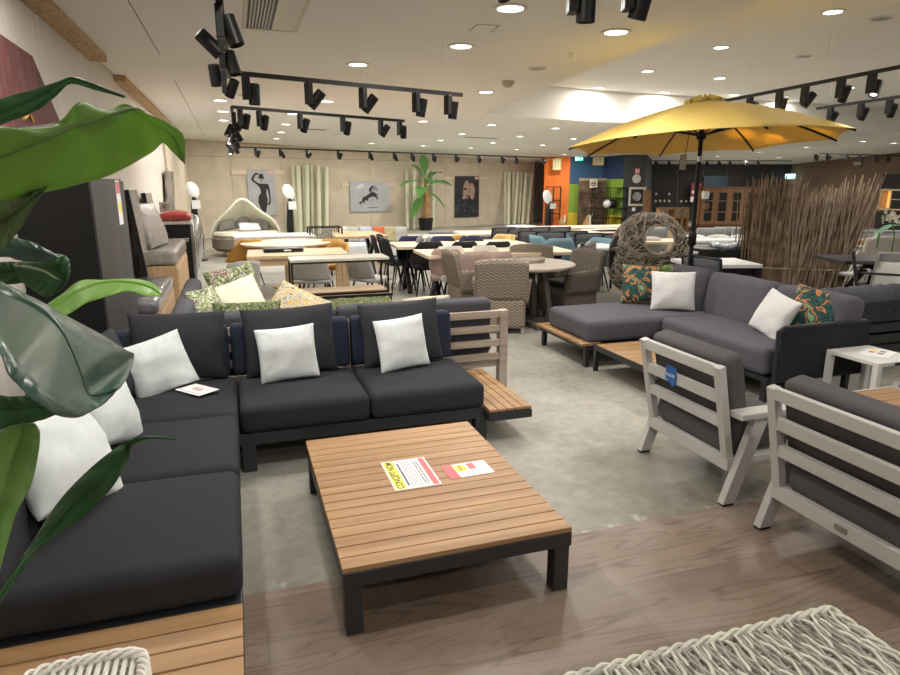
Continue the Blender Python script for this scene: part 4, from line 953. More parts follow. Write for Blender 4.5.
poly(t,'figure',[(.46,.30),(.56,.30),(.66,.31),(.74,.31),(.78,.42),(.80,.60),(.79,.72),(.72,.78),(.66,.76),(.74,.68),(.74,.58),(.71,.46),(.68,.40),(.64,.52),(.68,.64),(.66,.76),(.58,.96),(.52,.96),(.40,.84),(.33,.70),(.36,.58),(.45,.50),(.43,.40),(.30,.31),(.15,.24),(.13,.19),(.24,.10),(.30,.07),(.40,.07),(.40,.10),(.30,.12),(.22,.20),(.24,.23),(.38,.29)],W,H,blk)
poly(t,'hat',[(.40,.17),(.42,.10),(.48,.085),(.56,.095),(.59,.17),(.62,.19),(.60,.20),(.38,.19),(.37,.165)],W,H,blk,-0.023)
poly(t,'face',[(.44,.195),(.54,.195),(.53,.25),(.49,.28),(.45,.25)],W,H,M['greyink'],-0.0235)
t, W, H = poster('grey landscape poster of a dark horse galloping over sand', 349.5,181.5,390,211, m_pgrey, (342,395,0.90))
poly(t,'horse_body',[(.47,.40),(.52,.34),(.60,.35),(.66,.42),(.70,.43),(.70,.46),(.64,.47),(.69,.52),(.70,.56),(.64,.61),(.66,.55),(.58,.50),(.48,.52),(.44,.58),(.42,.64),(.36,.62),(.34,.70),(.38,.75),(.33,.72),(.30,.66),(.26,.76),(.24,.82),(.25,.72),(.18,.70),(.28,.64),(.30,.52),(.38,.48)],W,H,blk)
poly(t,'horse_head',[(.47,.36),(.48,.24),(.54,.15),(.60,.13),(.66,.18),(.69,.30),(.65,.32),(.60,.26),(.56,.34)],W,H,M['greyink'],-0.023)
poly(t,'mane',[(.46,.34),(.47,.22),(.55,.13),(.60,.14),(.54,.22),(.51,.33)],W,H,blk,-0.0235)
poly(t,'ground_shadow',[(.42,.86),(.70,.86),(.66,.88),(.45,.88)],W,H,blk)
poly(t,'cloud_mark',[(.15,.22),(.24,.08),(.34,.05),(.33,.18),(.20,.25)],W,H,mat('pale_mark',(0.6,0.64,0.68),0.6))
t, W, H = poster('tall dark poster of a half-hidden face and hand above a night skyline', 454.8,176,478.5,216.5, mat('night_print',(0.012,0.014,0.018),0.35,c2=(0.03,0.034,0.045),vscale=9), (443.5,489.5,0.955))
m_skin = mat('print_skin',(0.48,0.34,0.28),0.6,c2=(0.30,0.19,0.15),vscale=8)
poly(t,'face',[(.40,.14),(.50,.10),(.60,.20),(.60,.44),(.52,.54),(.40,.55),(.30,.56),(.33,.42),(.33,.28)],W,H,m_skin)
poly(t,'hand',[(.62,.18),(.70,.16),(.78,.22),(.82,.34),(.80,.50),(.74,.58),(.64,.54),(.60,.40)],W,H,m_skin,-0.023)
poly(t,'eye',[(.34,.30),(.46,.28),(.48,.33),(.36,.34)],W,H,blk,-0.0235); poly(t,'lips',[(.44,.47),(.56,.46),(.54,.51),(.46,.51)],W,H,mat('print_lips',(0.15,0.03,0.03),0.6),-0.0235)
b = MB(); r_ = random.Random(6)
for i in range(60): x = r_.random()*W*.95; z = r_.random()*H*.32; b.box(x,-0.0225,z,x+r_.uniform(.01,.05),-0.0205,z+r_.uniform(.01,.04))
b.build('city_lights', mat('print_lights',(0.20,0.22,0.26),0.6), t)
# cardboard tubes standing against the wall
m_tube = mat('pale_tube',(0.62,0.62,0.46),0.6,var=0.06,vscale=3,stretch=(1,1,0.2))
def tubes(lst, where, lab):
    for i, (xt, yt, xb) in enumerate(lst):
        a = onwall(xt, yt, 0.10+0.17*(i % 2)); c = onwall(xb, 240, 0.50+0.2*(i % 2)); c.z = 0.0
        o = MB().tube([c-c, a-c], 0.075, 12).build('cardboard_tube', m_tube, smooth=True); o.location = (c.x,c.y,0.0)
        tag(o, 'tall pale tube leaning %s, %s from the left' % (lab, ORD[i]), 'tube', 'tubes leaning '+where)
tubes([(293,166,298),(298,166,301),(303.5,166,305),(307,166,308),(311,166,313),(318,166,320),(321,167,324),(326.5,167,327)],'between the figure and horse posters','between the figure and horse posters')
tubes([(406.5,169.5,408),(414,169.5,415),(423.5,170,422),(427.5,170,426.5),(433,170.5,433)],'behind the banana palm','behind the banana palm')
tubes([(505.5,172,505),(509,172.5,508),(513.5,172.5,513),(518,172.5,514),(521.5,172.5,518),(526,173,522),(529,173,525),(532,173.5,527)],'left of the dark column','left of the dark column')
# ================================================================ BANANA PALM
bp_ = onwall(426, 240, 1.2); bp_.z = 0
pt = thing('banana_palm','potted banana palm standing before the back wall','plant',(bp_.x,bp_.y,0))
dk = bp_.length/ (Vector((math.sin(YAW),math.cos(YAW),0)).dot(bp_.normalized())) ; dist = bp_.dot(Vector((math.sin(YAW),math.cos(YAW),0)))
u_ = dist/655.0
MB().lathe([(0.22,0),(0.28,0.45),(0.25,0.45),(0.24,0.38),(0.001,0.38)],20).build('pot', M['black'], pt, smooth=True)
b = MB(); 
for dx, dy, h_ in ((0,0,1.85),(0.09,0.03,1.6),(-0.07,0.05,1.5)): b.tube([(dx,dy,0.36),(dx+.02,dy,0.9),(dx-.01,dy,h_)],[0.07,0.065,0.045],8)
b.build('stem', mat('banana_stem',(0.30,0.14,0.06),0.7,c2=(0.42,0.26,0.10),vscale=8), pt, smooth=True)
mlf = leafmat('palm_leaf',(0.05,0.16,0.04),(0.13,0.30,0.08))
def bleaf(par, base, az, el, L, wd_, droop, name='leaf', m=mlf, n=12):
    d0 = Vector((math.cos(az)*math.cos(el), math.sin(az)*math.cos(el), math.sin(el))); side = d0.cross(Vector((0,0,1))).normalized()
    b = MB(); rows_ = []
    for i in range(n):
        t_ = i/(n-1); c = Vector(base)+d0*(L*t_)+Vector((0,0,-droop*t_*t_*L)); wv = wd_*max(0, (math.sin(min(1,(t_-0.12)/0.88)*PI*0.96+0.06) if t_ > 0.12 else 0.06))
        up = Vector((0,0,1)); rows_.append((c-side*wv+up*wv*0.28, c-side*wv*.5+up*wv*.2, c, c+side*wv*.5+up*wv*.2, c+side*wv+up*wv*0.28))
    vs = [v for r0 in rows_ for v in r0]
    b.add(vs, [(i*5+j, i*5+j+1, (i+1)*5+j+1, (i+1)*5+j) for i in range(n-1) for j in range(4)])
    return b.build(name, m, par, smooth='all')
for az, el, L, w_, dr, zz in ((2.9,1.0,0.95,.15,.35,1.8),(1.9,1.45,.85,.17,0.1,1.85),(0.3,0.65,1.1,.14,.35,1.75),(0.0,0.25,1.1,.13,.35,1.7),(3.3,0.25,1.15,.14,.35,1.7),(-0.7,0.6,.85,.17,.5,1.55),(3.9,0.3,.9,.15,.6,1.5),(-1.6,0.7,.7,.16,.5,1.6),(3.4,-0.5,.8,.15,.5,1.3),(-0.3,-0.3,.7,.12,.5,1.4)):
    bleaf(pt, (0,0,zz), az+WROT, el, L*u_/0.0325, w_*1.45*u_/0.0325, dr)
# ================================================================ GLOBE LAMPS ON CURVED BLACK STANDS
def globe_lamp(label, cx_, cy_, base_px, base_py, dist_y, r=0.0, lean=1):
    top = atY(cx_, cy_, dist_y); ft = atY(base_px, base_py, dist_y)
    t = thing('globe_lamp', label, 'lamp', (ft.x, dist_y, 0), 0, 'oval globe lamps on black stands')
    k = dist_y/16.0
    d = Vector((top.x-ft.x, 0, top.z))
    b = MB(); b.tube([(0,0,0.02),(0.0,0,d.z*0.5),(0.02*lean,0,d.z*0.8),(0.03*lean,0,d.z*0.88),(d.x*.6,0.02,d.z*0.95),(d.x,0.04,d.z-0.02)],[0.09*k,0.085*k,0.065*k,0.045*k,0.03*k,0.02*k],12); b.build('stand', M['black'], t, smooth=True)
    MB().lathe([(0.001,0),(0.22*k,0),(0.22*k,0.02),(0.08*k,0.035)],24).build('foot', M['black'], t, smooth=True)
    T_ = Matrix.Translation(d) @ Matrix.Rotation(R(-22*lean),4,'Y') @ Matrix.Rotation(R(90),4,'X')
    pr = [(0.001,-0.05)]+[(0.165*math.cos(a)*k, 0.055*math.sin(a)*k) for a in [R(x) for x in range(-80,90,10)]]+[(0.001,0.056*k)]
    MB().lathe([(r_*1.0,z) for r_,z in pr],24,sx=0.78,sy=1.15,T=T_).build('globe', mat('globe_white',(0.85,0.86,0.84),0.35,emit=0.15), t, smooth=True)
    MB().box(-0.02,-0.13,d.z*0.74,0.16*k,-0.12,d.z*0.86).build('price_card', M['paper'], t)
globe_lamp('white oval globe lamp left of the shell daybed', 192.5,190,196,235,15.5)
globe_lamp('white oval globe lamp right of the shell daybed', 288.5,192,291,240,15.5)
globe_lamp('white oval globe lamp in front of the dark column', 547.5,197,548,230,17.5)
# ================================================================ SHELL DAYBED
dbc = atY(247, 245, 16.5)
db = thing('shell_daybed','cream folding-hood daybed with cushions by the back wall','daybed',(dbc.x,16.5,0))
m_cr = mat('cream_canvas',(0.78,0.76,0.64),0.85,bump=0.1,bscale=60); m_gr = mat('grey_canvas',(0.32,0.31,0.29),0.85)
MB().lathe([(0.72,0.12),(0.80,0.2),(0.80,0.42),(0.75,0.45),(0.001,0.45)],32).build('base', M['wicker'], db, smooth=True)
MB().lathe([(0.5,0.0),(0.55,0.12),(0.001,0.12)],24).build('plinth', M['black'], db, smooth=True)
MB().lathe([(0.72,0.45),(0.76,0.50),(0.73,0.56),(0.001,0.58)],32).build('mattress', m_cr, db, smooth=True)
def hood(sx_, sz_, back, pk):
    def f(u, v):
        a = PI*u; r_ = math.sin(v*PI/2)
        rad = Vector((-math.cos(a)*0.80*sx_, 0, math.sin(a)*sz_))
        peak = 1+pk*math.exp(-((u-0.48)/0.12)**2)
        return (rad.x*(0.35+0.65*r_), back*(1-v)+0.15*math.cos(a*2)-0.1, 0.45+rad.z*peak*(0.45+0.55*r_))
    return f
b = MB(); b.grid(hood(1.0,0.62,0.70,0.42),28,10); b.build('hood', m_cr, db, smooth='all', solid=0.03)
b = MB(); b.tube([Vector(hood(1.0,0.62,0.70,0.42)(i/40,1.0)) for i in range(41)],0.035,6); b.build('hood_rim', m_cr, db, smooth=True)
for i, (x, y, z, yw) in enumerate(((-0.42,0.2,0.585,10),(-0.05,0.35,0.60,-5),(0.34,0.25,0.585,-12))):
    cushion('throw_pillow','grey cushion inside the shell daybed, %s from the left' % ORD[i],'cushion',0.4,0.36,0.16,m_gr,(dbc.x+x,16.5+y,z),R(-20),R(yw),R(8*(i-1)),50+i,'cushions in the shell daybed')
cushion('throw_pillow','flat white cushion lying at the front of the shell daybed','cushion',0.5,0.35,0.14,M['white_f'],(dbc.x+0.1,16.2,0.62),R(-70),R(5),0,56)
# ================================================================ PARASOL
PX, PY = 4.93, 6.11
ps = thing('parasol','large yellow parasol with black pole and ribs over the grey sofa','parasol',(PX,PY,0))
m_can = mat('yellow_canopy',(0.78,0.60,0.17),0.8,bump=0.05,bscale=200)
nt = m_can.node_tree; tr = nt.nodes.new('ShaderNodeBsdfTranslucent'); tr.inputs[0].default_value = (0.72,0.46,0.08,1); mx = nt.nodes.new('ShaderNodeMixShader'); mx.inputs[0].default_value = 0.35
nt.links.new(nt.nodes['Principled BSDF'].outputs[0], mx.inputs[1]); nt.links.new(tr.outputs[0], mx.inputs[2]); nt.links.new(mx.outputs[0], nt.nodes['Material Output'].inputs['Surface'])
RAD = 1.47; ZTOP = 2.56; ZE = 2.12; ROT0 = -YAW
tiltM = Matrix.Translation((0,0,ZTOP)) @ (Matrix.Rotation(R(-1.8),4,Vector((math.sin(YAW),math.cos(YAW),0))) @ Matrix.Rotation(R(-2.4),4,Vector((math.cos(YAW),-math.sin(YAW),0)))) @ Matrix.Translation((0,0,-ZTOP))
def can(u, v):
    """u around 0..1, v 0 centre .. 1 edge; straight hem sagging up between the eight ribs"""
    a = 2*PI*u; k = (a/(PI/4)) % 1.0; s_ = math.cos(PI/8)/math.cos((k-0.5)*PI/4)
    sag = math.sin(k*PI)
    r = RAD*v*(1+(s_-1)*1.0)*(1-0.02*sag*v)
    z = ZTOP - (ZTOP-ZE)*(v**1.45) - 0.0 + 0.055*sag*v*v*-0.6 + 0.05*sag*(v**6)
    return tiltM @ Vector((r*math.cos(a+ROT0), r*math.sin(a+ROT0), z))
b = MB(); b.grid(lambda u, v: can(u, 0.06+0.94*v), 96, 16, wrapu=True); b.build('canopy', m_can, ps, smooth='all', solid=0.004)
b = MB()
for j in range(3): b.grid(lambda u, v: tiltM @ Vector(((0.06+0.13*v+0.02*math.sin(u*2*PI*8)*v)*math.cos(u*2*PI), (0.06+0.13*v+0.02*math.sin(u*2*PI*8)*v)*math.sin(u*2*PI), ZTOP+0.05-0.05*v+0.018*math.sin(u*2*PI*8)-0.018*j)), 64, 5, wrapu=True)
b.build('vent_cap', m_can, ps, smooth='all', solid=0.003)
MB().tube([(0,0,0.04),(0,0,ZTOP-0.01)],0.024,14).build('pole', M['black'], ps, smooth=True)
MB().lathe([(0.001,0),(0.28,0),(0.28,0.05),(0.05,0.08),(0.05,0.35),(0.03,0.36)],28).build('base', M['blackmetal'], ps, smooth=True)
MB().lathe([(0.03,1.0),(0.045,1.02),(0.045,1.14),(0.03,1.17)],16).build('crank_housing', M['black'], ps, smooth=True)
MB().tube([(-0.04,0,1.10),(-0.10,0,1.09),(-0.11,0,1.02)],0.010,6).build('crank_handle', M['black'], ps, smooth=True)
MB().tube([(0,0,1.93),(0,0,1.99)],0.026,12).build('pole_joint', m_chrome, ps, smooth=True)
hub = Vector((0,0,2.20)); MB().lathe([(0.03,2.16),(0.05,2.17),(0.05,2.23),(0.03,2.25)],16).build('hub', M['black'], ps, smooth=True)
for i in range(8):
    u0 = i/8
    pts = [can(u0, v)+Vector((0,0,-0.018)) for v in [0.04+0.96*j/12 for j in range(13)]]
    MB().tube(pts, 0.011, 6).build('rib', M['black'], ps, smooth=True)
    m_ = can(u0, 0.5)+Vector((0,0,-0.02)); MB().tube([hub, m_], 0.009, 6).build('strut', M['black'], ps, smooth=True)
b = MB(); b.tube([(-0.20,-0.05,2.28),(-0.22,-0.06,2.10),(-0.25,-0.06,1.98)],0.004,4); b.build('tag_cord', M['black'], ps)
MB().box(-0.30,-0.065,1.84,-0.22,-0.06,2.0).build('price_tag', pattern('tag_print_mat',[(0.75,0.72,0.6),(0.05,0.05,0.04),(0.8,0.78,0.7),(0.2,0.15,0.1)],40), ps)
# ================================================================ WICKER EGG CHAIR
eg = thing('egg_chair','large woven wicker egg chair with a round window in its back','chair',(5.72,8.02,0), -YAW-R(12))
def eggp(a, z):
    """a angle, z 0..1 height"""
    r = 0.57*(max(0,1-(abs(z-0.42)/0.58)**2.2))**0.52 if z > 0.42 else 0.57*(max(0,1-((0.42-z)/0.42)**2.4))**0.5*1.0+0.0
    return Vector((r*math.cos(a), r*math.sin(a)*0.9, 0.04+1.27*z))
def hole(p):
    if (p.y < 0) and ((p.x-0.10)/0.20)**2+((p.z-0.93)/0.19)**2 < 1: return True
    if (p.y > 0) and (p.x/0.42)**2+((p.z-0.80)/0.42)**2 < 1: return True
    if p.x < -0.30 and (abs(p.y+0.16)/0.10)**2+((p.z-0.72)/0.24)**2 < 1: return True
    return False
m_cane = mat('natural_cane',(0.42,0.36,0.29),0.55,c2=(0.20,0.165,0.13),vscale=10); m_caned = mat('dark_cane',(0.07,0.06,0.05),0.7)
b = MB(); r_ = random.Random(9)
for i in range(820):
    a = r_.random()*2*PI; z = r_.random(); da = r_.uniform(-1,1); dz = r_.uniform(-0.6,0.6); L = r_.uniform(.5,1.0); pts = []
    for j in range(14):
        zz = z+dz*L*j/13; 
        if not 0.01 < zz < 0.99: break
        p = eggp(a+da*L*j/13*1.2+0.15*math.sin(j*.7+i), zz); p *= 1.0; p = p + Vector((p.x,p.y,0)).normalized()*r_.uniform(-.002,.010)
        if hole(p): break
        pts.append(p)
    if len(pts) > 3: b.tube(pts, 0.006, 4)
b.build('weave', m_cane, eg)
bs = MB(); n1, n2 = 72, 40; V = [[eggp(2*PI*i/n1, 0.002+0.996*j/n2)*0.985 for j in range(n2+1)] for i in range(n1)]
vs = [v for c in V for v in c]; fs = []
r2 = random.Random(3)
for i in range(n1):
    for j in range(n2):
        c = (V[i][j]+V[(i+1) % n1][j+1])/2
        if hole(c): continue
        fs.append((i*(n2+1)+j, ((i+1) % n1)*(n2+1)+j, ((i+1) % n1)*(n2+1)+j+1, i*(n2+1)+j+1))
bs.add(vs, fs); bs.build('shell', m_caned, eg)
b = MB()
for k in range(3):
    pts = []
    for j in range(48):
        t_ = 2*PI*j/48; x = 0.10+(0.20+0.008*k)*math.cos(t_); z = 0.93+(0.19+0.008*k)*math.sin(t_); zz = (z-0.04)/1.27
        r = eggp(0,zz).x; y = -0.9*math.sqrt(max(0.0001, r*r-x*x)); pts.append((x,y-0.005,z))
    b.tube(pts,0.010,5,closed=True)
b.build('window_rim', m_cane, eg, smooth=True)
# ================================================================ BRUSHWOOD SCREEN
bs_ = Vector((7.02,7.69,0)); be_ = Vector((8.14,6.90,0)); bd = (be_-bs_); bn = Vector((-bd.y,bd.x,0)).normalized()
fz = thing('brushwood_screen','tall screen of brown brushwood twigs standing behind the grey sofa','screen',bs_)
m_tw = mat('twig_bark',(0.12,0.075,0.04),0.75,c2=(0.24,0.17,0.105),vscale=7); m_tw2 = mat('twig_pale',(0.36,0.29,0.21),0.7,c2=(0.22,0.16,0.11),vscale=9)
r_ = random.Random(8)
def twigs(n, m, name, pale=False, rad=0.011):
    b = MB()
    for i in range(n):
        s_ = r_.random() if not pale else min(1, r_.random()*0.55+0.45)
        p = bd*s_+bn*(r_.uniform(-0.10,0.10) if not pale else r_.uniform(-0.13,0.0)); lean = 0.01+0.07*s_+r_.uniform(-0.09,0.12)*(1.0+0.5*s_)
        h = 1.62+0.12*math.sin(s_*7)+r_.uniform(-0.28,0.10)+0.05*s_
        q = p+bd.normalized()*(lean*h)+bn*r_.uniform(-0.10,0.10)
        mid = (p+q)/2+Vector((r_.uniform(-.02,.02),r_.uniform(-.02,.02),h*0.5)); m1 = p*.75+q*.25+Vector((r_.uniform(-.015,.015),0,h*.25)); m3 = p*.25+q*.75+Vector((r_.uniform(-.02,.02),0,h*.75))
        b.tube([p,m1,mid,m3,q+Vector((0,0,h))],[rad,rad,rad*.9,rad*.7,rad*.45],4)
    return b.build(name, m, fz)
twigs(430, m_tw, 'twigs'); twigs(150, m_tw2, 'pale_twigs', True, 0.010)
b = MB(); b.tube([bd*t_*0.1-bn*0.125+Vector((0,0,0.50+.004*math.sin(t_*3))) for t_ in range(0,11)],0.004,4); b.build('binding_wire', mat('wire',(0.6,0.5,0.28),0.4), fz)
fz.children[0]['kind'] = 'stuff'; fz.children[1]['kind'] = 'stuff'
# ================================================================ FURNITURE OF THE DINING AREA
FW = Vector((math.sin(YAW), math.cos(YAW), 0)); RT = Vector((math.cos(YAW), -math.sin(YAW), 0))
m_leg = M['black']
def mk_shell(m, arm=0.16, name='dining_chair', hb=0.84, wd_=0.27):
    """tub chair: faces -y, back at +y, splayed black legs"""
    t = thing(name, 'x', 'chair')
    def f(u, v):
        a = PI*(1.12*u-0.06); w_ = wd_; r = 0.62+0.38*v
        zt = 0.47+(hb-0.47)*(math.sin(a)**1.3 if 0 < a < PI else 0)*1.0+arm*0.55
        return (-math.cos(a)*w_*(0.86+0.14*v), (math.sin(a))*w_*0.95*(0.88+0.16*v)-0.04, 0.45+(min(zt,hb)-0.45)*v)
    b = MB(); b.grid(f, 22, 7); b.build('backrest', m, t, smooth='all', solid=0.035)
    o = rbox(0.46,0.44,0.09,0.04,6,0.015).build('seat', m, t, smooth='all', merge=True); o.location = (0,-0.03,0.40)
    for sx in (-1,1):
        for sy in (-1,1): MB().tube([(sx*0.14,sy*0.13-0.03,0.41),(sx*0.22,sy*0.21-0.03,0)],[0.014,0.009],8).build('leg', m_leg, t, smooth=True)
    return t
def mk_side(m, legm, name='dining_chair', hb=0.86, sled=False):
    """upright upholstered or plastic chair"""
    t = thing(name, 'x', 'chair')
    def f(u, v):
        x = (u-0.5)*0.44*(1-0.12*v*v); return (x, 0.20+0.10*v-0.06*(4*(u-.5)**2), 0.46+(hb-0.46)*v-0.03*(abs(2*u-1)**3)*v)
    b = MB(); b.grid(f, 12, 8); b.build('backrest', m, t, smooth='all', solid=0.03)
    o = rbox(0.45,0.43,0.06,0.028,6,0.01).build('seat', m, t, smooth='all', merge=True); o.location = (0,0,0.42)
    for sx in (-1,1):
        for sy in (-1,1): MB().tube([(sx*0.15,sy*0.13,0.42),(sx*0.21,sy*0.20,0)],[0.013,0.009],8).build('leg', legm, t, smooth=True)
    return t
def mk_sling(m, fm, name='garden_chair', hb=0.88):
    t = thing(name, 'x', 'chair')
    for sx in (-1,1):
        b = MB(); b.tube([(sx*0.26,-0.24,0),(sx*0.26,-0.23,0.62),(sx*0.26,-0.20,0.65),(sx*0.26,0.20,0.65)],0.015,6); b.build('armrest', fm, t, smooth=True)
        b = MB(); b.tube([(sx*0.25,0.30,0),(sx*0.25,0.20,0.42),(sx*0.25,0.30,hb)],0.015,6); b.build('back_leg', fm, t, smooth=True)
    MB().tube([(-0.25,0.30,hb),(0.25,0.30,hb)],0.015,6).build('top_rail', fm, t, smooth=True)
    b = MB(); b.grid(lambda u, v: ((u-.5)*0.48, 0.205+0.09*v+0.02*math.sin(u*PI), 0.44+(hb-0.45)*v), 8, 6); b.build('back_sling', m, t, smooth='all', solid=0.012)
    b = MB(); b.grid(lambda u, v: ((u-.5)*0.48, -0.24+0.45*v, 0.44-0.02*math.sin(v*PI)), 6, 6); b.build('seat_sling', m, t, smooth='all', solid=0.012)
    return t
def mk_wicker(m, name='wicker_armchair', cushm=None):
    t = thing(name, 'x', 'armchair')
    o = rbox(0.56,0.54,0.36,0.05,6,0.0).build('seat_base', m, t, smooth='all', merge=True); o.location = (0,0,0.06)
    def f(u, v):
        a = (u-.5)*1.0; return (0.30*math.sin(a)/math.sin(.5), 0.24+0.10*v-0.07*(1-math.cos(a*1.6)), 0.40+0.47*v-0.035*abs(2*u-1)**3*v)
    b = MB(); b.grid(f, 14, 10); b.build('backrest', m, t, smooth='all', solid=0.06)
    for sx in (-1,1):
        b = MB(); b.grid(lambda u, v: (sx*(0.275+0.03*v), -0.26+0.52*u, 0.36+(0.25+0.03*u)*v), 10, 6); b.build('armrest', m, t, smooth='all', solid=0.07)
        for sy in (-1,1): MB().box(sx*0.25-0.02,sy*0.23-0.02,0,sx*0.25+0.02,sy*0.23+0.02,0.08).build('leg', M['greywood'], t)
    if cushm:
        o = rbox(0.46,0.44,0.07,0.03,6,0.01).build('seat_cushion', cushm, t, smooth='all', merge=True); o.location = (0,-0.03,0.425)
    return t
def table(label, c, W, L, rz, top, legs='block', legm=None, h=0.755, th=0.045, group=None, name='dining_table', oval=False, rot=None):
    t = thing(name, label, 'table', (c[0],c[1],0), rz, group); legm = legm or m_leg
    if oval:
        MB().lathe([(0.001,h-th),(0.97,h-th),(1.0,h-th*.6),(1.0,h-th*.2),(0.98,h),(0.001,h)],48,sx=W/2,sy=L/2).build('tabletop', top, t, smooth=True)
    else: MB().box(-W/2,-L/2,h-th,W/2,L/2,h).build('tabletop', top, t, bevel=0.006)
    zt = h-th
    if legs == 'x':
        for s_ in (-1,1):
            x = s_*(W/2-0.22); b = MB(); b.bar((x,-L*.30,0),(x,L*.30,zt),0.10,0.06,(1,0,0)); b.bar((x,L*.30,0),(x,-L*.30,zt),0.10,0.06,(1,0,0)); b.build('cross_leg', legm, t, bevel=0.003)
    elif legs == 'block':
        for sx in (-1,1):
            for sy in (-1,1): MB().box(sx*(W/2-.05)-.045,sy*(L/2-.05)-.045,0,sx*(W/2-.05)+.045,sy*(L/2-.05)+.045,zt).build('leg', legm, t, bevel=0.003)
        b = MB(); b.box(-W/2+.04,-L/2+.03,zt-.09,W/2-.04,-L/2+.055,zt); b.box(-W/2+.04,L/2-.055,zt-.09,W/2-.04,L/2-.03,zt); b.box(-W/2+.04,-L/2+.055,zt-.09,-W/2+.065,L/2-.055,zt); b.box(W/2-.065,-L/2+.055,zt-.09,W/2-.04,L/2-.055,zt); b.build('apron', legm, t)
    elif legs == 'thin':
        for sx in (-1,1):
            for sy in (-1,1): MB().tube([(sx*(W/2-.12),sy*(L/2-.10),zt),(sx*(W/2-.05),sy*(L/2-.04),0)],0.018,8).build('leg', legm, t, smooth=True)
    elif legs == 'pedestal':
        MB().lathe([(0.26,0),(0.26,0.03),(0.05,0.06),(0.045,zt)],20).build('pedestal', legm, t, smooth=True)
    elif legs == 'star':
        for k in range(4):
            a = PI/4+k*PI/2; MB().bar((0.06*math.cos(a),0.06*math.sin(a),zt),(0.48*math.cos(a),0.48*math.sin(a),0),0.05,0.09,(0,0,1)).build('leg', legm, t)
    elif legs == 'trestle':
        for k in range(4):
            a = PI/4+k*PI/2; MB().bar((0.22*math.cos(a),0.22*math.sin(a),zt),(0.34*math.cos(a),0.34*math.sin(a),0.04),0.06,0.08,(0,0,1)).build('leg', legm, t)
        b = MB(); b.box(-.45,-.04,0,.45,.04,.06); b.box(-.04,-.45,0,.04,.45,.06); b.build('base_cross', legm, t)
    return t
m_blk = mat('black_seat_fabric',(0.012,0.012,0.016),0.85); m_nvy = mat('navy_velvet',(0.018,0.028,0.075),0.8); m_pink = mat('dusty_pink_fabric',(0.42,0.31,0.27),0.9); m_whc = mat('cream_white_fabric',(0.68,0.64,0.58),0.9)
m_bluec = mat('light_blue_fabric',(0.20,0.34,0.42),0.85); m_must = mat('mustard_leather',(0.55,0.30,0.06),0.6); m_yelc = mat('pale_yellow_fabric',(0.66,0.50,0.20),0.8); m_slg = mat('grey_sling',(0.13,0.135,0.15),0.8); m_slgl = mat('light_grey_sling',(0.30,0.31,0.32),0.8)
m_dkt = mat('dark_table_top',(0.06,0.06,0.065),0.45); m_whtop = mat('white_table_top',(0.74,0.77,0.77),0.4); m_lgch = mat('light_grey_chair_fabric',(0.44,0.43,0.41),0.9,bump=0.2,bscale=150)
KB = Kind(mk_shell(m_blk)); KN = Kind(mk_shell(m_nvy)); KP = Kind(mk_shell(m_pink)); KW = Kind(mk_shell(m_whc)); KBL = Kind(mk_shell(m_bluec, 0.16, 'dining_chair', 0.84, 0.31)); KM = Kind(mk_shell(m_must,0.2,'dining_chair',0.80,0.30)); KY = Kind(mk_shell(m_yelc))
KS = Kind(mk_sling(m_slg, M['blackmetal'])); KSL = Kind(mk_sling(m_slgl, M['greymetal'])); KG = Kind(mk_side(m_lgch, m_leg)); KDS = Kind(mk_side(m_blk, m_leg)); KWS = Kind(mk_side(mat('white_shell_plastic',(0.70,0.70,0.67),0.45), M['whitemetal'], 'dining_chair', 0.82)); KGS = Kind(mk_side(mat('mid_grey_shell',(0.22,0.23,0.26),0.6), m_leg))
KWK = Kind(mk_wicker(M['wicker'])); KWD = Kind(mk_wicker(M['wickerdark'], cushm=m_blk))
ISL = -YAW
def chair(K, px, pyt, rz, label, group=None, ht=0.82, back=0.24):
    """back-top centre of the chair seen at (px, pyt)"""
    p = at(px, pyt, ht); d = Vector((-math.sin(rz), math.cos(rz), 0))*back
    return K.put((p.x-d.x, p.y-d.y, 0), rz, label, group)
# --- long X-leg tables
T1 = table('long pale oak table with crossed black legs behind the wicker chairs', (3.52,8.58), 2.2, 0.92, R(-3), M['oakpale'], 'x')
T2 = table('second long pale oak table with crossed black legs, behind the first', (3.42,9.92), 2.15, 0.90, R(-3), M['oakpale'], 'x')
for i, px in enumerate((431,466,500)): chair(KB, px, 242.5, PI+R(-3), 'black tub chair between the two long oak tables, %s from the left' % ORD[i], 'black tub chairs', 0.83)
for i, px in enumerate((413,445,474)): chair(KN, px, 237.5, R(-3), 'navy tub chair at the far side of the second oak table, %s from the left' % ORD[i], 'navy tub chairs', 0.83, -0.0)
for i, (px, py) in enumerate(((449,246.5),(483,246),(520,244))): chair(KW, px, py, R(-3), 'cream tub chair on the far side of the front oak table, %s from the left' % ORD[i], 'cream tub chairs', 0.83)
KP.put((2.75,8.35,0), R(150), 'dusty pink tub chair at the left end of the front oak table')
for i, px in enumerate((478,500)): chair(KP, px, 253.5, PI, 'dusty pink tub chair on the near side of the oak table, %s from the left' % ORD[i], 'dusty pink tub chairs', 0.82)
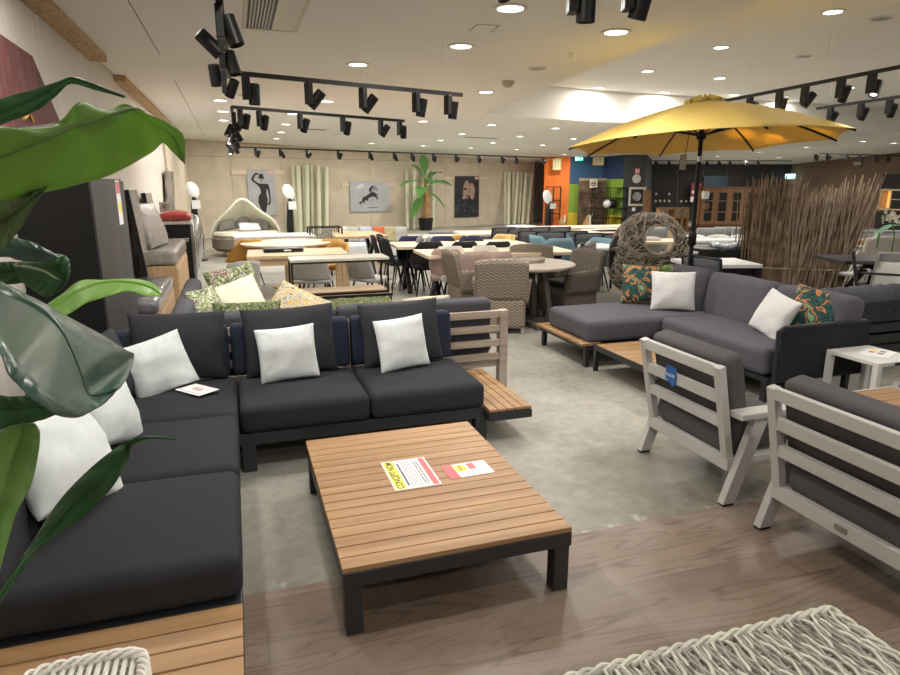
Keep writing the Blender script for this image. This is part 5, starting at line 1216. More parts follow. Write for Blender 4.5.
# --- round table and wicker armchairs
RTB = table('round weathered-wood garden table ringed by brown wicker armchairs', (3.33,7.12), 1.20, 1.20, 0, M['greywood'], 'trestle', mat('grey_stained_wood',(0.14,0.125,0.11),0.7), oval=True)
tr_ = MB().lathe([(0.001,0),(0.19,0),(0.20,0.02),(0.20,0.045),(0.185,0.045),(0.18,0.02),(0.001,0.02)],32).build('serving_tray', M['greywood'], smooth=True); tr_.location = (3.42,7.22,0.757); tag(tr_, 'round wooden tray lying on the round garden table', 'tray')
gw = 'brown wicker armchairs round the garden table'
KWK.put((2.93,6.90,0), PI-R(24), 'brown wicker armchair with its back to the camera', gw)
KWK.put((2.90,7.80,0), PI/2+R(-2), 'brown wicker armchair at the far left of the round table', gw)
KWD.put((4.02,7.30,0), R(-80), 'dark wicker armchair seen from the side, right of the round table', gw)
KWK.put((3.80,7.88,0), R(-20), 'wicker armchair behind the round table, only its back top showing', gw)
# --- oak block-leg table, oval table and mustard chairs on the left
table('oak dining table with square corner legs left of the console', (0.80,9.32), 1.35, 0.92, R(-2), M['oak'], 'block', M['oak'], th=0.05)
table('oval light-topped dining table behind the oak one', (0.78,10.95), 1.45, 1.35, 0, M['oakpale'], 'pedestal', M['oak'], oval=True)
o = MB().box(-0.27,-0.15,0,0.27,0.15,0.05).build('flat_box', M['black'], bevel=0.004); o.location = (0.62,9.42,0.757); tag(o,'flat black box lying on the square-legged oak table','box')
MB().box(0.0,-0.152,0.015,0.10,-0.151,0.035).build('label', M['paper'], o)
chair(KM, 252, 239, PI+R(40), 'mustard tub chair at the left end of the oval table', 'mustard tub chairs', 0.80, 0.2)
chair(KM, 341, 242, R(-60), 'mustard tub chair at the right of the oval table, nearer the camera', 'mustard tub chairs', 0.80, 0.2)
chair(KM, 334, 239, R(-50), 'mustard tub chair at the right of the oval table, further one', 'mustard tub chairs', 0.80, 0.2)
t = table('white film-wrapped table behind the oval table', (0.68,12.6), 1.45, 0.8, 0, mat('wrapped_white',(0.70,0.70,0.70),0.3,var=0.06,vscale=9,bump=0.6,bscale=20), 'block', M['oak'])
bsk = thing('storage_basket','black metal basket with a patterned plaque behind the oval table','basket',(1.42,12.0,0.55))
bsk.location = (1.62,12.55,0)
for x in (-.3,.3):
    for y in (-.2,.2): MB().box(x-.015,y-.015,0,x+.015,y+.015,0.88).build('leg', M['black'], bsk)
b = MB()
for z in (0.62,0.88):
    b.box(-.3,-.21,z-.01,.3,-.19,z+.01); b.box(-.3,.19,z-.01,.3,.21,z+.01); b.box(-.31,-.2,z-.01,-.29,.2,z+.01); b.box(.29,-.2,z-.01,.31,.2,z+.01)
for i in range(14): b.box(-.3+i*.046-.004,-.206,.62,-.3+i*.046+.004,-.198,.88)
b.box(-.3,-.2,.60,.3,.2,.62); b.build('basket', M['black'], bsk)
MB().box(-.10,-.225,.66,.12,-.212,.86).build('plaque', pattern('plaque_print',[(0.6,0.58,0.5),(0.08,0.08,0.07),(0.5,0.47,0.38),(0.15,0.14,0.12)],22), bsk)
for i, (px, rz, dd_) in enumerate(((313,PI-YAW,8.75),(369,R(125),8.9),(232,R(-150),8.0))):
    r_0 = ray(px, 250); p = r_0*(dd_/r_0.dot(FW))
    q_ = KG.put((p.x, p.y, 0), rz, ('light grey upholstered chair seen from behind through the console frame','light grey upholstered chair right of the oak table','light grey upholstered chair left of the square-legged oak table')[i], 'light grey upholstered chairs'); q_.scale = (1.12,1.0,0.90)
# --- console stacked on a low table
lt = thing('low_table','low black wire-legged table under the stacked console','coffee table',(0.57,7.55,0))
MB().box(0,0,0.37,1.19,0.50,0.395).build('tabletop', M['oak'], lt); b = MB(); b.box(-.005,-.005,0.365,1.195,0.0,0.398); b.box(-.005,0.50,0.365,1.195,0.505,0.398); b.box(-.005,0,0.365,0,0.5,0.398); b.box(1.19,0,0.365,1.195,0.5,0.398); b.build('edge_frame', M['black'], lt)
for x in (0.01,0.10,1.09,1.18):
    for y in (0.01,0.49): MB().tube([(x,y,0.366),(x,y,0)],0.007,6).build('leg', M['black'], lt)
cs = thing('console_table','black box-frame console with pale top and wooden shelf, stacked on a low table','console table',(0.575,7.60,0.40))
b = MB(); W_, L_, h_ = 1.16, 0.42, 0.43; q = 0.022
for x in (0,W_-q):
    for y in (0,L_-q): b.box(x,y,0,x+q,y+q,h_-0.03)
for z in (0,h_-0.05):
    b.box(q,0,z,W_-q,q,z+q); b.box(q,L_-q,z,W_-q,L_,z+q); b.box(0,q,z,q,L_-q,z+q); b.box(W_-q,q,z,W_,L_-q,z+q)
b.build('frame', M['black'], cs)
MB().box(-.005,-.005,h_-0.028,W_+.005,L_+.005,h_).build('tabletop', mat('pale_stone_top',(0.60,0.57,0.50),0.4,var=0.05,vscale=5), cs); MB().box(q,q,0.024,W_-q,L_-q,0.036).build('shelf', M['oak'], cs)
tag(pillow(0.95,0.34,0.14,71).build('throw_pillow', m_zig, smooth='all', merge=True),'long green printed bench cushion lying under the low black table','cushion').location = (1.25,7.35,0.02)
for o in col.objects:
    if o.get('label','').startswith('long green printed bench'): o.rotation_euler = (R(-84),0,0); o.location = (1.30,7.32,0.28)
bq = thing('footstool','long low upholstered footstool carrying the printed cushion','footstool',(1.30,7.18,0))
MB().box(-.5,-.0,0.06,.5,.30,0.20).build('seat', M['slate'], bq, bevel=0.02)
for x in (-.46,.46):
    for y in (0.03,.27): MB().tube([(x,y,0),(x,y,0.07)],0.015,6).build('leg', M['black'], bq)
# --- oak table with diagonal black legs, white bench sofa, chairs by the back wall
table('oak table with angled black legs beside the white bench sofa', (2.20,12.35), 0.95, 1.25, 0, M['oak'], 'x')
for i, (px, py, rz) in enumerate(((372,235,R(80)),(382,237.5,R(95)),(378,234,R(70)))): chair(KDS, px, py, rz, 'black side chair at the right of the angled-leg oak table, %s from the left' % ORD[(0,2,1)[i]], 'black side chairs', 0.86, 0.28)
for i, (px, py) in enumerate(((392,234),(400,235))): chair(KGS, px, py, R(-110), 'grey side chair at the left end of the second oak table, %s' % ('left one' if i == 0 else 'right one'), 'grey side chairs', 0.88, -0.2)
p = at(373,243,0.45)
wb = thing('bench_sofa','long white bench sofa with loose cushions along the back wall','sofa',(p.x,p.y+.2,0),ISL)
o = rbox(1.45,0.7,0.28,0.06,8).build('seat', M['white_f'], wb, smooth='all', merge=True); o.location = (0,0,0.16)
o = rbox(1.45,0.16,0.36,0.06,8).build('backrest', m_whc, wb, smooth='all', merge=True); o.location = (0,0.32,0.40)
MB().box(-.70,-0.32,0.0,.70,0.38,0.16).build('plinth', M['oak'], wb)
mo = mat('orange_red_cushion',(0.58,0.13,0.05),0.85); mol = mat('olive_cushion',(0.40,0.36,0.20),0.85); mpb = mat('pale_blue_cushion',(0.45,0.52,0.60),0.85)
for i, (px, m__, c__) in enumerate(((353,m_lgch,'grey'),(366,mpb,'pale blue'),(378.5,mo,'orange red'),(390,mol,'olive'),(401,m_lgch,'stone grey'))):
    d_ = wb.location.dot(FW)+0.18; r_0 = ray(px, 235); p = r_0*(d_/r_0.dot(FW)); cushion('throw_pillow', '%s cushion on the white bench sofa by the back wall' % c__, 'cushion', 0.28, 0.33, 0.12, m__, (p.x,p.y,0.45), R(-12), ISL, 0, 60+i, 'cushions on the white bench sofa')
table('small white table behind the second long oak table', (3.55,11.30), 1.1, 0.75, R(-8), M['oakpale'], 'thin')
table('pale oak table below the dark face poster', (4.75,11.9), 1.25, 1.0, R(-8), M['oakpale'], 'thin')
chair(KM, 455, 233, R(30), 'small tan tub chair left of the table below the face poster', 'tan tub chairs', 0.84)
for i, (px, py) in enumerate(((506,234),(514,234.5))): chair(KY, px, py, R((-60,-90)[i]), 'pale yellow tub chair right of the table below the face poster, %s' % ('further' if i == 0 else 'nearer'), 'pale yellow tub chairs', 0.84)
gs = thing('grey_sofa','low grey lounge sofa along the wall under the dark face poster','sofa',tuple((ray(470,231)*(13.7/ray(470,231).dot(FW))).xy)+(0,),ISL); gs.scale = (1.2,1,.84)
o = rbox(1.5,0.8,0.4,0.08,8).build('seat', m_slg, gs, smooth='all', merge=True); o.location = (0,0,0.03); o = rbox(1.5,0.2,0.42,0.06,8).build('backrest', m_slg, gs, smooth='all', merge=True); o.location = (0,0.32,0.38)
cushion('throw_pillow','pink grey cushion on the low grey sofa','cushion',0.36,0.34,0.12,m_pink,tuple(Vector(gs.location)+FW*0.05+Vector((0,0,0.365))),R(-15),ISL,0,81)
# --- blue chairs and dark table
table('round dark table between the light blue chairs', (5.62,10.25), 1.30, 1.30, 0, m_dkt, 'star', m_leg, oval=True)
for px, py, rz, lb in ((535,236,R(95),'light blue tub chair left of the dark round table, seen from the side'),(560,239,PI+R(-10),'light blue tub chair with its back to the camera'),(574,234.5,R(-20),'light blue tub chair at the far side of the dark round table'),(602,238.5,R(-70),'light blue tub chair at the right, behind the grey-topped table')):
    chair(KBL, px, py, rz, lb, 'light blue tub chairs', 0.83, 0.22)
table('pale grey-topped table left of the egg chair', (5.45,8.75), 0.85, 0.85, 0, m_whtop, 'thin', oval=True)
tc_ = chair(KGS, 585, 246, PI+R(30), 'dark chair with a grey throw hung over its back', None, 0.84)
b = MB(); b.grid(lambda u, v: ((u-.5)*0.34+0.03*math.sin(v*9), (0.30 if v > .5 else 0.235)+0.05*abs(v-.5)+0.012*math.sin(u*14), 0.90-0.66*abs(v-.5)+0.02*math.sin(u*7)), 14, 16)
thr = b.build('throw_blanket', m_wrapg if False else mat('grey_throw',(0.30,0.29,0.31),0.95,bump=0.3,bscale=80), smooth='all', solid=0.012)
thr.location = tc_.location; thr.rotation_euler = tc_.rotation_euler; tag(thr,'mottled grey throw hanging over the back of a dark chair','blanket')
# --- rows of garden chairs at the back, long tables
for i, (px, py) in enumerate(((504,228),(520,228.5),(540,227.5),(560,227.5))): chair(KS, px, py, PI+WROT-R(8), 'dark sling chair in the back row, %s from the left' % ORD[i], 'dark sling chairs in the back row', 0.88, 0.3)
for i, (px, py) in enumerate(((533,231.5),(551,232),(573,231.5),(590,233.5),(618,234))): chair(KS, px, py, PI+R(-20), 'dark sling chair in the second row, %s from the left' % ORD[i], 'dark sling chairs in the second row', 0.88, 0.3)
p = at(521,225.8,0.75); table('small white table before the leaning tubes', (p.x,p.y), 0.55, 0.4, WROT, m_whtop, 'thin')
p = at(541,236.5,0.75); table('small oak table left of the blue chairs', (p.x,p.y+.2), 0.75, 0.7, 0, M['oak'], 'thin')
p = at(578,227,0.76); table('long pale wood table before the orange and green wall', (p.x+.6,p.y+.2), 3.4, 0.8, WROT-R(20), M['oakpale'], 'block', M['oak'])
p = at(600,231,0.76); table('oak table behind the right-hand blue chair', (p.x,p.y), 1.5, 0.7, 0, M['oakpale'], 'block', M['oak'])
p = at(620,227.5,0.8); table('white-topped table before the dark column', (p.x,p.y), 1.4, 0.8, 0, m_whtop, 'block', M['oak'])
# ================================================================ RIGHT PART OF THE DINING AREA
p = at(722,262.5,0.75); table('white-topped table behind the grey sofa, left of the brush screen', (p.x-.02,p.y+.1), 0.85, 0.7, ISL+R(3), m_whtop, 'block', m_leg)
chair(KS, 702, 259, R(105), 'dark chair between the parasol pole and the white-topped table', None, 0.86, 0.28)
p = at(733,271,0.66); ar = thing('padded_armchair','low dark taupe armchair back showing over the grey sofa','armchair',(p.x,p.y,0),ISL)
o = rbox(0.62,0.22,0.50,0.08,8).build('backrest', M['taupecush'], ar, smooth='all', merge=True); o.location = (0,0,0.16); o = rbox(0.60,0.5,0.3,0.06,8).build('seat', M['taupecush'], ar, smooth='all', merge=True); o.location = (0,0.34,0.06)
for x in (-.25,.25):
    for y in (-.02,.52): MB().tube([(x,y,0),(x,y,0.2)],0.02,6).build('leg', m_leg, ar)
p = at(713,248.5,0.73); table('small round dark table behind the parasol pole', (p.x,p.y), 0.8, 0.8, 0, m_dkt, 'pedestal', oval=True, name='round_table')
p = at(735,246,0.80); cb = thing('storage_crate','black crate with crumpled clear plastic on top, left of the brush screen','crate',(p.x,p.y+.2,0),ISL)
MB().box(-.30,-.25,0.0,.30,.25,0.76).build('body', M['black'], cb, bevel=0.01)
o = rbox(0.42,0.36,0.07,0.03,8,0.02,0,8,0.05).build('plastic_sheet', mat('clear_plastic',(0.38,0.42,0.47),0.15,var=0.4,vscale=12,bump=1,bscale=25), cb, smooth='all', merge=True); o.location = (0.02,0,0.755)
p = at(697,251,0.66); o = rbox(0.5,0.5,0.62,0.05,8).build('pouffe', m_slgl, smooth='all', merge=True); o.location = (p.x,p.y+.2,0.0); tag(o,'grey upholstered block seat right of the parasol pole','pouffe')
p = at(712,240,0.75); table('long white table below the glass cabinet', (p.x+.15,p.y+.2), 1.1, 0.7, ISL, m_whtop, 'x', M['whitemetal'])
for i, (px, py) in enumerate(((694,234.5),(718,234.5),(741,234.5))): chair(KWS, px, py, ISL+R(0), 'white shell chair behind the long white table, %s from the left' % ORD[i], 'white shell chairs', 0.82, 0.28)
for i, (px, py) in enumerate(((711,228.5),(727,227.5),(746,228))): chair(KSL, px, py, ISL+PI, 'light-framed sling chair before the glass cabinet, %s from the left' % ORD[i], 'light sling chairs before the cabinet', 0.88, 0.28)
p = at(752,232,0.76); table('pale oak table before the glass cabinet', (p.x,p.y), 1.2, 0.7, ISL, M['oakpale'], 'block', M['oak'])
p = at(665,240,0.75); table('white table seen through the egg chair window', (p.x-.2,p.y), 0.8, 0.7, ISL, M['oakpale'], 'thin', M['whitemetal'])
chair(KWS, 650, 238, PI+ISL, 'white shell chair seen through the egg chair window', None, 0.80, 0.28)
chair(KSL, 655, 228, PI+ISL, 'grey sling chair at the upper edge of the egg chair window', None, 0.88, 0.28)
o = rbox(0.9,0.3,0.35,0.05,6).build('low_ottoman', m_slg, smooth='all', merge=True); p = at(652,247,0.5); o.location = (p.x,p.y+.3,0.0); tag(o,'low dark seat seen at the bottom of the egg chair window','seat')
# far right
p = at(874,260,0.75); table('dark grey garden table right of the brush screen', (p.x+.25,p.y+.15), 1.3, 0.75, ISL, m_dkt, 'star', m_leg)
chair(KS, 855, 253, R(40), 'dark sling chair at the left end of the dark garden table', None, 0.86, 0.28)
chair(KSL, 901, 255, PI+R(-30), 'light grey framed chair at the right picture edge', None, 0.86, 0.28)
for i, px in enumerate((870,884)): p = at(px, 276, 0.45); KWS.put((p.x,p.y+.3,0), R(20), 'white garden chair under the dark table, %s' % ('left' if i == 0 else 'right'), 'white garden chairs at right')
m_wpale = wicker('pale_wicker',(0.50,0.46,0.40),(0.28,0.25,0.22),1.2)
KWP = Kind(mk_wicker(m_wpale)); chair(KWP, 885, 236, PI+ISL+R(4), 'pale woven high-backed armchair behind the dark garden table', None, 0.88, 0.3)
p = at(858,237,0.75); table('pale wood table behind the pale woven armchair', (p.x,p.y), 1.6, 0.8, ISL, M['oakpale'], 'block', M['oak'])
for i, px in enumerate((864,890)): chair(KSL, px, 231, ISL, 'grey sling chair behind the pale wood table, %s' % ('left' if i == 0 else 'right'), 'grey sling chairs at right', 0.88, 0.28)
o = rbox(0.75,0.5,0.45,0.06,6).build('low_ottoman', m_slg, smooth='all', merge=True); p = at(862,246,0.6); o.location = (p.x,p.y+.2,0.0); tag(o,'grey upholstered seat between the brush screen and the woven armchair','seat')
# ================================================================ FLOWERS AT THE RIGHT EDGE
p = atd(897, 219, 7.6); fl = thing('flower_arrangement','white orchid spray with a drooping green leaf at the right edge','flowers',(p.x,p.y,0.0))
MB().lathe([(0.10,0.0),(0.16,0.35),(0.13,0.75),(0.11,0.78),(0.001,0.75)],20).build('vase', M['whitemetal'], fl, smooth=True)
b = MB()
b.tube([(0.0,0,0.75),(0.0,0,1.1),(-0.08,0,1.28),(-0.2,0.02,1.32)],0.008,6); b.build('stem', mlf, fl)
b = MB(); r_ = random.Random(12)
for i in range(26):
    c = Vector((-0.21+0.36*r_.random(), r_.uniform(-.05,.05), 1.30+r_.uniform(-.05,.07)))
    for k in range(5):
        a = k*2*PI/5+r_.random(); d = Vector((math.cos(a),-0.4,math.sin(a)))*0.028; s_ = Vector((-math.sin(a),0,math.cos(a)))*0.014
        b.add([c,c+d*.6+s_,c+d*1.2,c+d*.6-s_],[(0,1,2,3)])
b.build('blossoms', mat('orchid_white',(0.72,0.66,0.58),0.7), fl)
mlf2 = leafmat('pale_leaf',(0.16,0.34,0.20),(0.30,0.50,0.34))
bleaf(fl,(0.12,0,1.20),PI-YAW,0.25,0.36,0.07,0.7,m=mlf2)
MB().tube([(-0.155,0.07,1.12),(-0.165,0.07,1.0),(-0.16,0.07,0.93)],[0.012,0.01,0.003],6).build('leaf_tip', mlf, fl)
# ================================================================ COLOURED WALL DECOR
def onseg(px, py, p, q, off=0.06):
    d = (q-p).normalized(); n = Vector((d.y,-d.x,0)); return atP(px, py, p+n*off, n), math.atan2(d.y,d.x), d
def flat(name, label, cat, px0,py0,px1,py1, seg, m, off=0.06, th=0.03, group=None, frame=None):
    a, rz, d = onseg(px0,py0,*seg,off); c, _, _ = onseg(px1,py1,*seg,off); W = (c-a).dot(d); H = a.z-c.z
    t = thing(name, label, cat, (a.x,a.y,c.z), rz, group)
    MB().box(0,-th,0,W,0,H).build('panel', m, t)
    if frame:
        f = min(W,H)*0.13; b = MB(); b.box(0,-th-.01,0,W,-th,f); b.box(0,-th-.01,H-f,W,-th,H); b.box(0,-th-.01,f,f,-th,H-f); b.box(W-f,-th-.01,f,W,-th,H-f); b.build('frame', frame, t)
    return t, W, H
SO, SB, SG, SD = (P1,P2), (P2,P3), (P3,P4), (P4,P5)
m_sign = mat('cream_sign',(0.70,0.60,0.32),0.6)
for seg, x0,y0,x1,y1, lb in ((SO,553,158.5,561,170,'cream sign with black bars hung on the orange wall'),(SB,593,157,603.5,165.5,'cream framed sign hung on the blue wall')):
    t, W, H = flat('hanging_sign', lb, 'sign', x0,y0,x1,y1, seg, m_sign, 0.3, frame=mat('sign_edge%d'%x0,(0.55,0.45,0.20),0.5))
    b = MB(); b.box(W*.30,-.033,H*.2,W*.38,-.0305,H*.8); b.box(W*.60,-.033,H*.25,W*.68,-.0305,H*.85); b.build('sign_mark', M['greyink'], t)
t, W, H = flat('exit_sign','lit green and white running-man exit sign on the blue wall','exit sign',575,156.5,583,161,SB,mat('exit_green',(0.02,0.45,0.32),0.4,emit=1.2),0.35)
wh_ = mat('exit_white',(0.85,0.95,0.92),0.4,emit=1.6)
b = MB(); b.box(W*.06,-.034,H*.1,W*.24,-.031,H*.9); b.build('door_symbol', wh_, t)
b = MB(); b.add([(W*x,-.034,H*z) for x, z in ((.42,.85),(.48,.85),(.52,.6),(.60,.55),(.52,.5),(.58,.15),(.50,.15),(.46,.42),(.36,.15),(.32,.2),(.40,.55))],[tuple(range(11))]); b.build('runner_symbol', wh_, t)
b = MB(); b.add([(W*x,-.034,H*z) for x, z in ((.68,.5),(.80,.85),(.80,.6),(.95,.6),(.95,.4),(.80,.4),(.80,.15))],[tuple(range(7))]); b.build('arrow_symbol', wh_, t)
t, W, H = flat('wall_print','large tilted brown photo panel leaning on the coloured wall','picture',579,178,603.5,232,SB,mat('brown_photo',(0.05,0.03,0.02),0.3,c2=(0.17,0.115,0.08),vscale=2.5,stretch=(1,1,2)),0.4)
b = MB(); b.box(0,-.034,H*.95,W,-.031,H); b.build('pale_top_edge', mat('taupe_edge',(0.32,0.25,0.19),0.5), t)
b = MB()
for x, z in ((.25,.18),(.33,.20),(.42,.30),(.55,.33),(.60,.45),(.45,.50)): b.lathe([(0.001,0),(0.03,0.0),(0.001,0.012)],10,T=TR((W*x,-.032,H*z),PI/2))
b.build('bright_spots', mat('spot_print',(0.6,0.5,0.38),0.5), t)
t, W, H = flat('face_sign','small cream sign with a dark face emblem on the brown photo panel','sign',590,179.5,597,188,SB,mat('cream_plate',(0.68,0.62,0.48),0.6),0.5)
b = MB(); b.tube([(W*.5+W*.3*math.cos(a*PI/8),-.034,H*.5+H*.26*math.sin(a*PI/8)) for a in range(16)],W*.05,4,closed=True); b.build('emblem', M['ink'], t); MB().box(W*.3,-.036,H*.45,W*.7,-.031,H*.58).build('emblem_bar', M['ink'], t)
def wireshelf(label, px0,py0,px1,py1, seg, nz, off=0.35, vase=False):
    a, rz, d = onseg(px0,py0,*seg,off); c, _, _ = onseg(px1,py1,*seg,off); W = (c-a).dot(d); H = a.z
    t = thing('wire_shelf', label, 'shelf', (a.x,a.y,0), rz)
    b = MB()
    for x in (0,W/2,W):
        for y in (-.3,0): b.box(x-.012,y-.012,0,x+.012,y+.012,H)
    b.build('frame', M['black'], t)
    for i in range(nz):
        z = H*(1-i/nz)-.03; MB().box(-.01,-.31,z,W+.01,.01,z+.03).build('shelf_board', M['black'], t)
    return t, W, H
wireshelf('black wire shelf before the orange wall', 547,186.5,559.5,230, SO, 3)
t, W, H = wireshelf('black wire shelf before the green and yellow wall', 592.5,187.5,621.5,232, SG if False else SB, 4, 0.8)
zs = H*(1-2/4)-.03+.03
for i, (dx, m__, lb) in enumerate(((0.46,M['paper'],'white round vase on the wire shelf'),(0.62,M['black'],'black round vase on the wire shelf'))):
    p = t.matrix_basis @ Vector((W*dx,-.15,zs)); 
    p = Vector(t.location)+Matrix.Rotation(t.rotation_euler.z,4,'Z') @ Vector((W*dx,-.15,zs))
    o = MB().lathe([(0.001,0),(0.09,0),(0.17,0.10),(0.17,0.2),(0.10,0.30),(0.05,0.33),(0.001,0.33)],20).build('vase', m__, smooth=True); o.location = p; tag(o, lb, 'vase')
for px0, px1, py, lb, n_ in ((557.5,567.5,216.5,'left woven cone stand before the yellow stripe',9),(581,593.5,214.5,'right woven cone stand before the brown photo panel',4)):
    a = onseg(px0,228,*SO,0.9)[0]; c = onseg(px1,228,*SO,0.9)[0]; tp = onseg((px0+px1)/2,py,*SO,0.9)[0]; m0 = (a+c)/2
    t = thing('cone_display', lb, 'display stand', (m0.x,m0.y,0)); w_ = (c-a).length/2; z0 = a.z
    MB().lathe([(w_*1.0,0.0),(w_,z0),(w_*(.85 if n_ == 9 else .5),z0+(tp.z-z0)*.5),(w_*(.45 if n_ == 9 else .12),z0+(tp.z-z0)*.92),(0.02,tp.z),(0.001,tp.z)],n_*2).build('cone', mat('cone_wood%d'%n_,(0.30,0.16,0.05),0.6,c2=(0.45,0.26,0.10),vscale=9), t)
    MB().box(-.03,-w_*.8,z0+.15,.03,-w_*.72,z0+.5).build('letter_strip', M['paper'], t)
# dark column fittings
t, W, H = flat('picture_frame','white framed picture with a round grey medallion on the dark column','picture',629,187,644.5,206,SD,M['ink'],0.08,frame=mat('cream_frame',(0.62,0.55,0.45),0.5))
m_med = pattern('medallion',[(0.35,0.35,0.33),(0.10,0.10,0.10),(0.5,0.5,0.47),(0.15,0.15,0.15)],9)
MB().lathe([(0.001,0),(W*.27,0),(W*.25,0.015),(0.001,0.015)],28,sy=H/W*.9,T=TR((W/2,-.032,H/2),PI/2)).build('medallion', m_med, t)
t, W, H = flat('fire_sign','small red and white pictogram above the round plate on the dark column','sign',635,168.5,639.5,173.5,SD,M['red'],0.06); MB().box(W*.2,-.034,H*.1,W*.4,-.031,H*.9).build('sign_mark', M['paper'], t); MB().box(W*.6,-.034,H*.1,W*.8,-.031,H*.9).build('sign_mark', M['paper'], t)
p, rz, d = onseg(636.7,178.8,*SD,0.06); o = MB().lathe([(0.001,0),(0.17,0),(0.16,0.02),(0.001,0.02)],28,T=Euler((PI/2,0,0)).to_matrix().to_4x4()).build('round_plate', mat('pale_plate',(0.6,0.58,0.55),0.6)); o.location = p; o.rotation_euler = (0,0,rz); tag(o,'round pale plate on the dark column','plate')
flat('wall_switch','small white switch plate under the framed picture on the column','switch',632,207.5,635,211,SD,M['paper'],0.05)
flat('wood_panel','narrow wooden board leaning right of the dark column','board',644,190,648.5,228,SD,M['brownwood'],0.25)
# ================================================================ FAR DARK WALL
SF = (D1, D2)
def far(px, py, off=0.1): return onseg(px, py, *SF, off)[0]
# glass cabinet
a = far(700.5,187,7.0); c = far(757,226.5,7.0); rzF = onseg(700,200,*SF)[1]; W = (c-a).length if False else (Vector((c.x,c.y))-Vector((a.x,a.y))).length; zb_ = c.z; Hc = a.z-c.z
gc = thing('glass_cabinet','long brown wooden wall cabinet with four glazed doors','cabinet',(a.x,a.y,zb_),rzF)
b = MB(); b.box(0,0,0,W,.5,.08); b.box(0,0,Hc-.08,W,.5,Hc); b.box(0,0,0,.08,.5,Hc); b.box(W-.08,0,0,W,.5,Hc); b.box(0,.47,0,W,.5,Hc); b.build('carcass', M['brownwood'], gc)
m_cg = mat('cabinet_dark_glass',(0.03,0.028,0.025),0.1,spec=0.6)
cw = (W-.16)/4
for i in range(4):
    x = .08+i*cw; b = MB(); f = .11
    b.box(x,-.03,.08,x+f,0,Hc-.08); b.box(x+cw-f,-.03,.08,x+cw,0,Hc-.08); b.box(x+f,-.03,.08,x+cw-f,0,.08+f); b.box(x+f,-.03,Hc-.08-f,x+cw-f,0,Hc-.08)
    dr = b.build('door', mat('cabinet_wood%d'%i,(0.30,0.155,0.07),0.5,c2=(0.40,0.22,0.11),vscale=8,stretch=(1,1,.1)), gc)
    MB().box(x+f,-.02,.08+f,x+cw-f,-.01,Hc-.08-f).build('glass', m_cg, dr)
    for z in (.36,.64): MB().box(x+f,-.024,Hc*z,x+cw-f,-.0205,Hc*z+.03).build('shelf_edge', mat('shelf_edge%d%d'%(i,int(z*100)),(0.28,0.24,0.20),0.5), dr)
b = thing('sideboard','low brown sideboard under the glazed cabinet','sideboard',(a.x,a.y,0),rzF)
MB().box(-.3,0,0,W+.3,.55,zb_-.02).build('body', mat('sideboard_wood',(0.13,0.065,0.03),0.5,c2=(0.18,0.095,0.045),vscale=8), b)
for i in range(4): MB().box(-.2+i*(W+.4)/4,-.02,.15,-.2+(i+.9)*(W+.4)/4,0,zb_-.2).build('door', M['brownwood'], b)
for i, (px, py, s_, m__, lb) in enumerate(((705,195,.22,M['paper'],'white mug-like vase behind the glazed door, top shelf'),(705,206,.2,M['brownwood'],'small brown ornament behind the glazed door, middle shelf'))):
    p = far(px,py+4,7.08); o = MB().lathe([(0.001,0),(s_*.5,0),(s_*.62,s_*.7),(s_*.5,s_*1.2),(0.001,s_*1.2)],16).build('ornament', m__, smooth=True); o.location = p; tag(o, lb, 'ornament')
# panels, letters, signs on the dark wall
b = MB()
for px in (651,677,703,727): 
    p, q = far(px,170,.02), far(px,228,.02); b.bar(p,q,.05,.02)
struct(b.build('trim_6', mat('grey_joint',(0.09,0.09,0.09),0.5)))
m_spk = mat('bright_letter',(0.6,0.55,0.42),0.5)
k_ = 0
for grp, lst in (('left panel',((655.5,201),(660,201),(664.5,201),(669,201),(656,194),(669,194))),('right panel',((681,201.3),(686,201.3)))):
    for px, py in lst:
        p = far(px,py,.08); o = MB().lathe([(0.001,0),(.06,0),(.05,.04),(0.001,.05)],12,T=Euler((PI/2,0,0)).to_matrix().to_4x4()).build('wall_hook', m_spk); o.location = p; o.rotation_euler = (0,0,rzF); tag(o,'tiny bright coat hook on the far dark wall, %s' % grp,'hook','bright hooks on the dark wall, '+grp)
for px0, px1, lb in ((691.5,694.5,'left of the pole'),(697.5,700,'right of the pole')):
    t, W2, H2 = flat('banner','narrow red and white banner %s' % lb,'banner',px0,183,px1,202,SF,mat('dull_red%d'%int(px0),(0.30,0.05,0.05),0.7),0.3); MB().box(0,-.035,0,W2,-.031,H2*.28).build('white_band', M['paper'], t); MB().box(W2*.2,-.035,H2*.45,W2*.8,-.031,H2*.6).build('white_band', M['paper'], t)
flat('screen','faintly glowing blue wall screen above the glazed cabinet','screen',704,176,727,188,SF,mat('screen_glow',(0.02,0.035,0.045),0.3,emit=0.5),0.1)
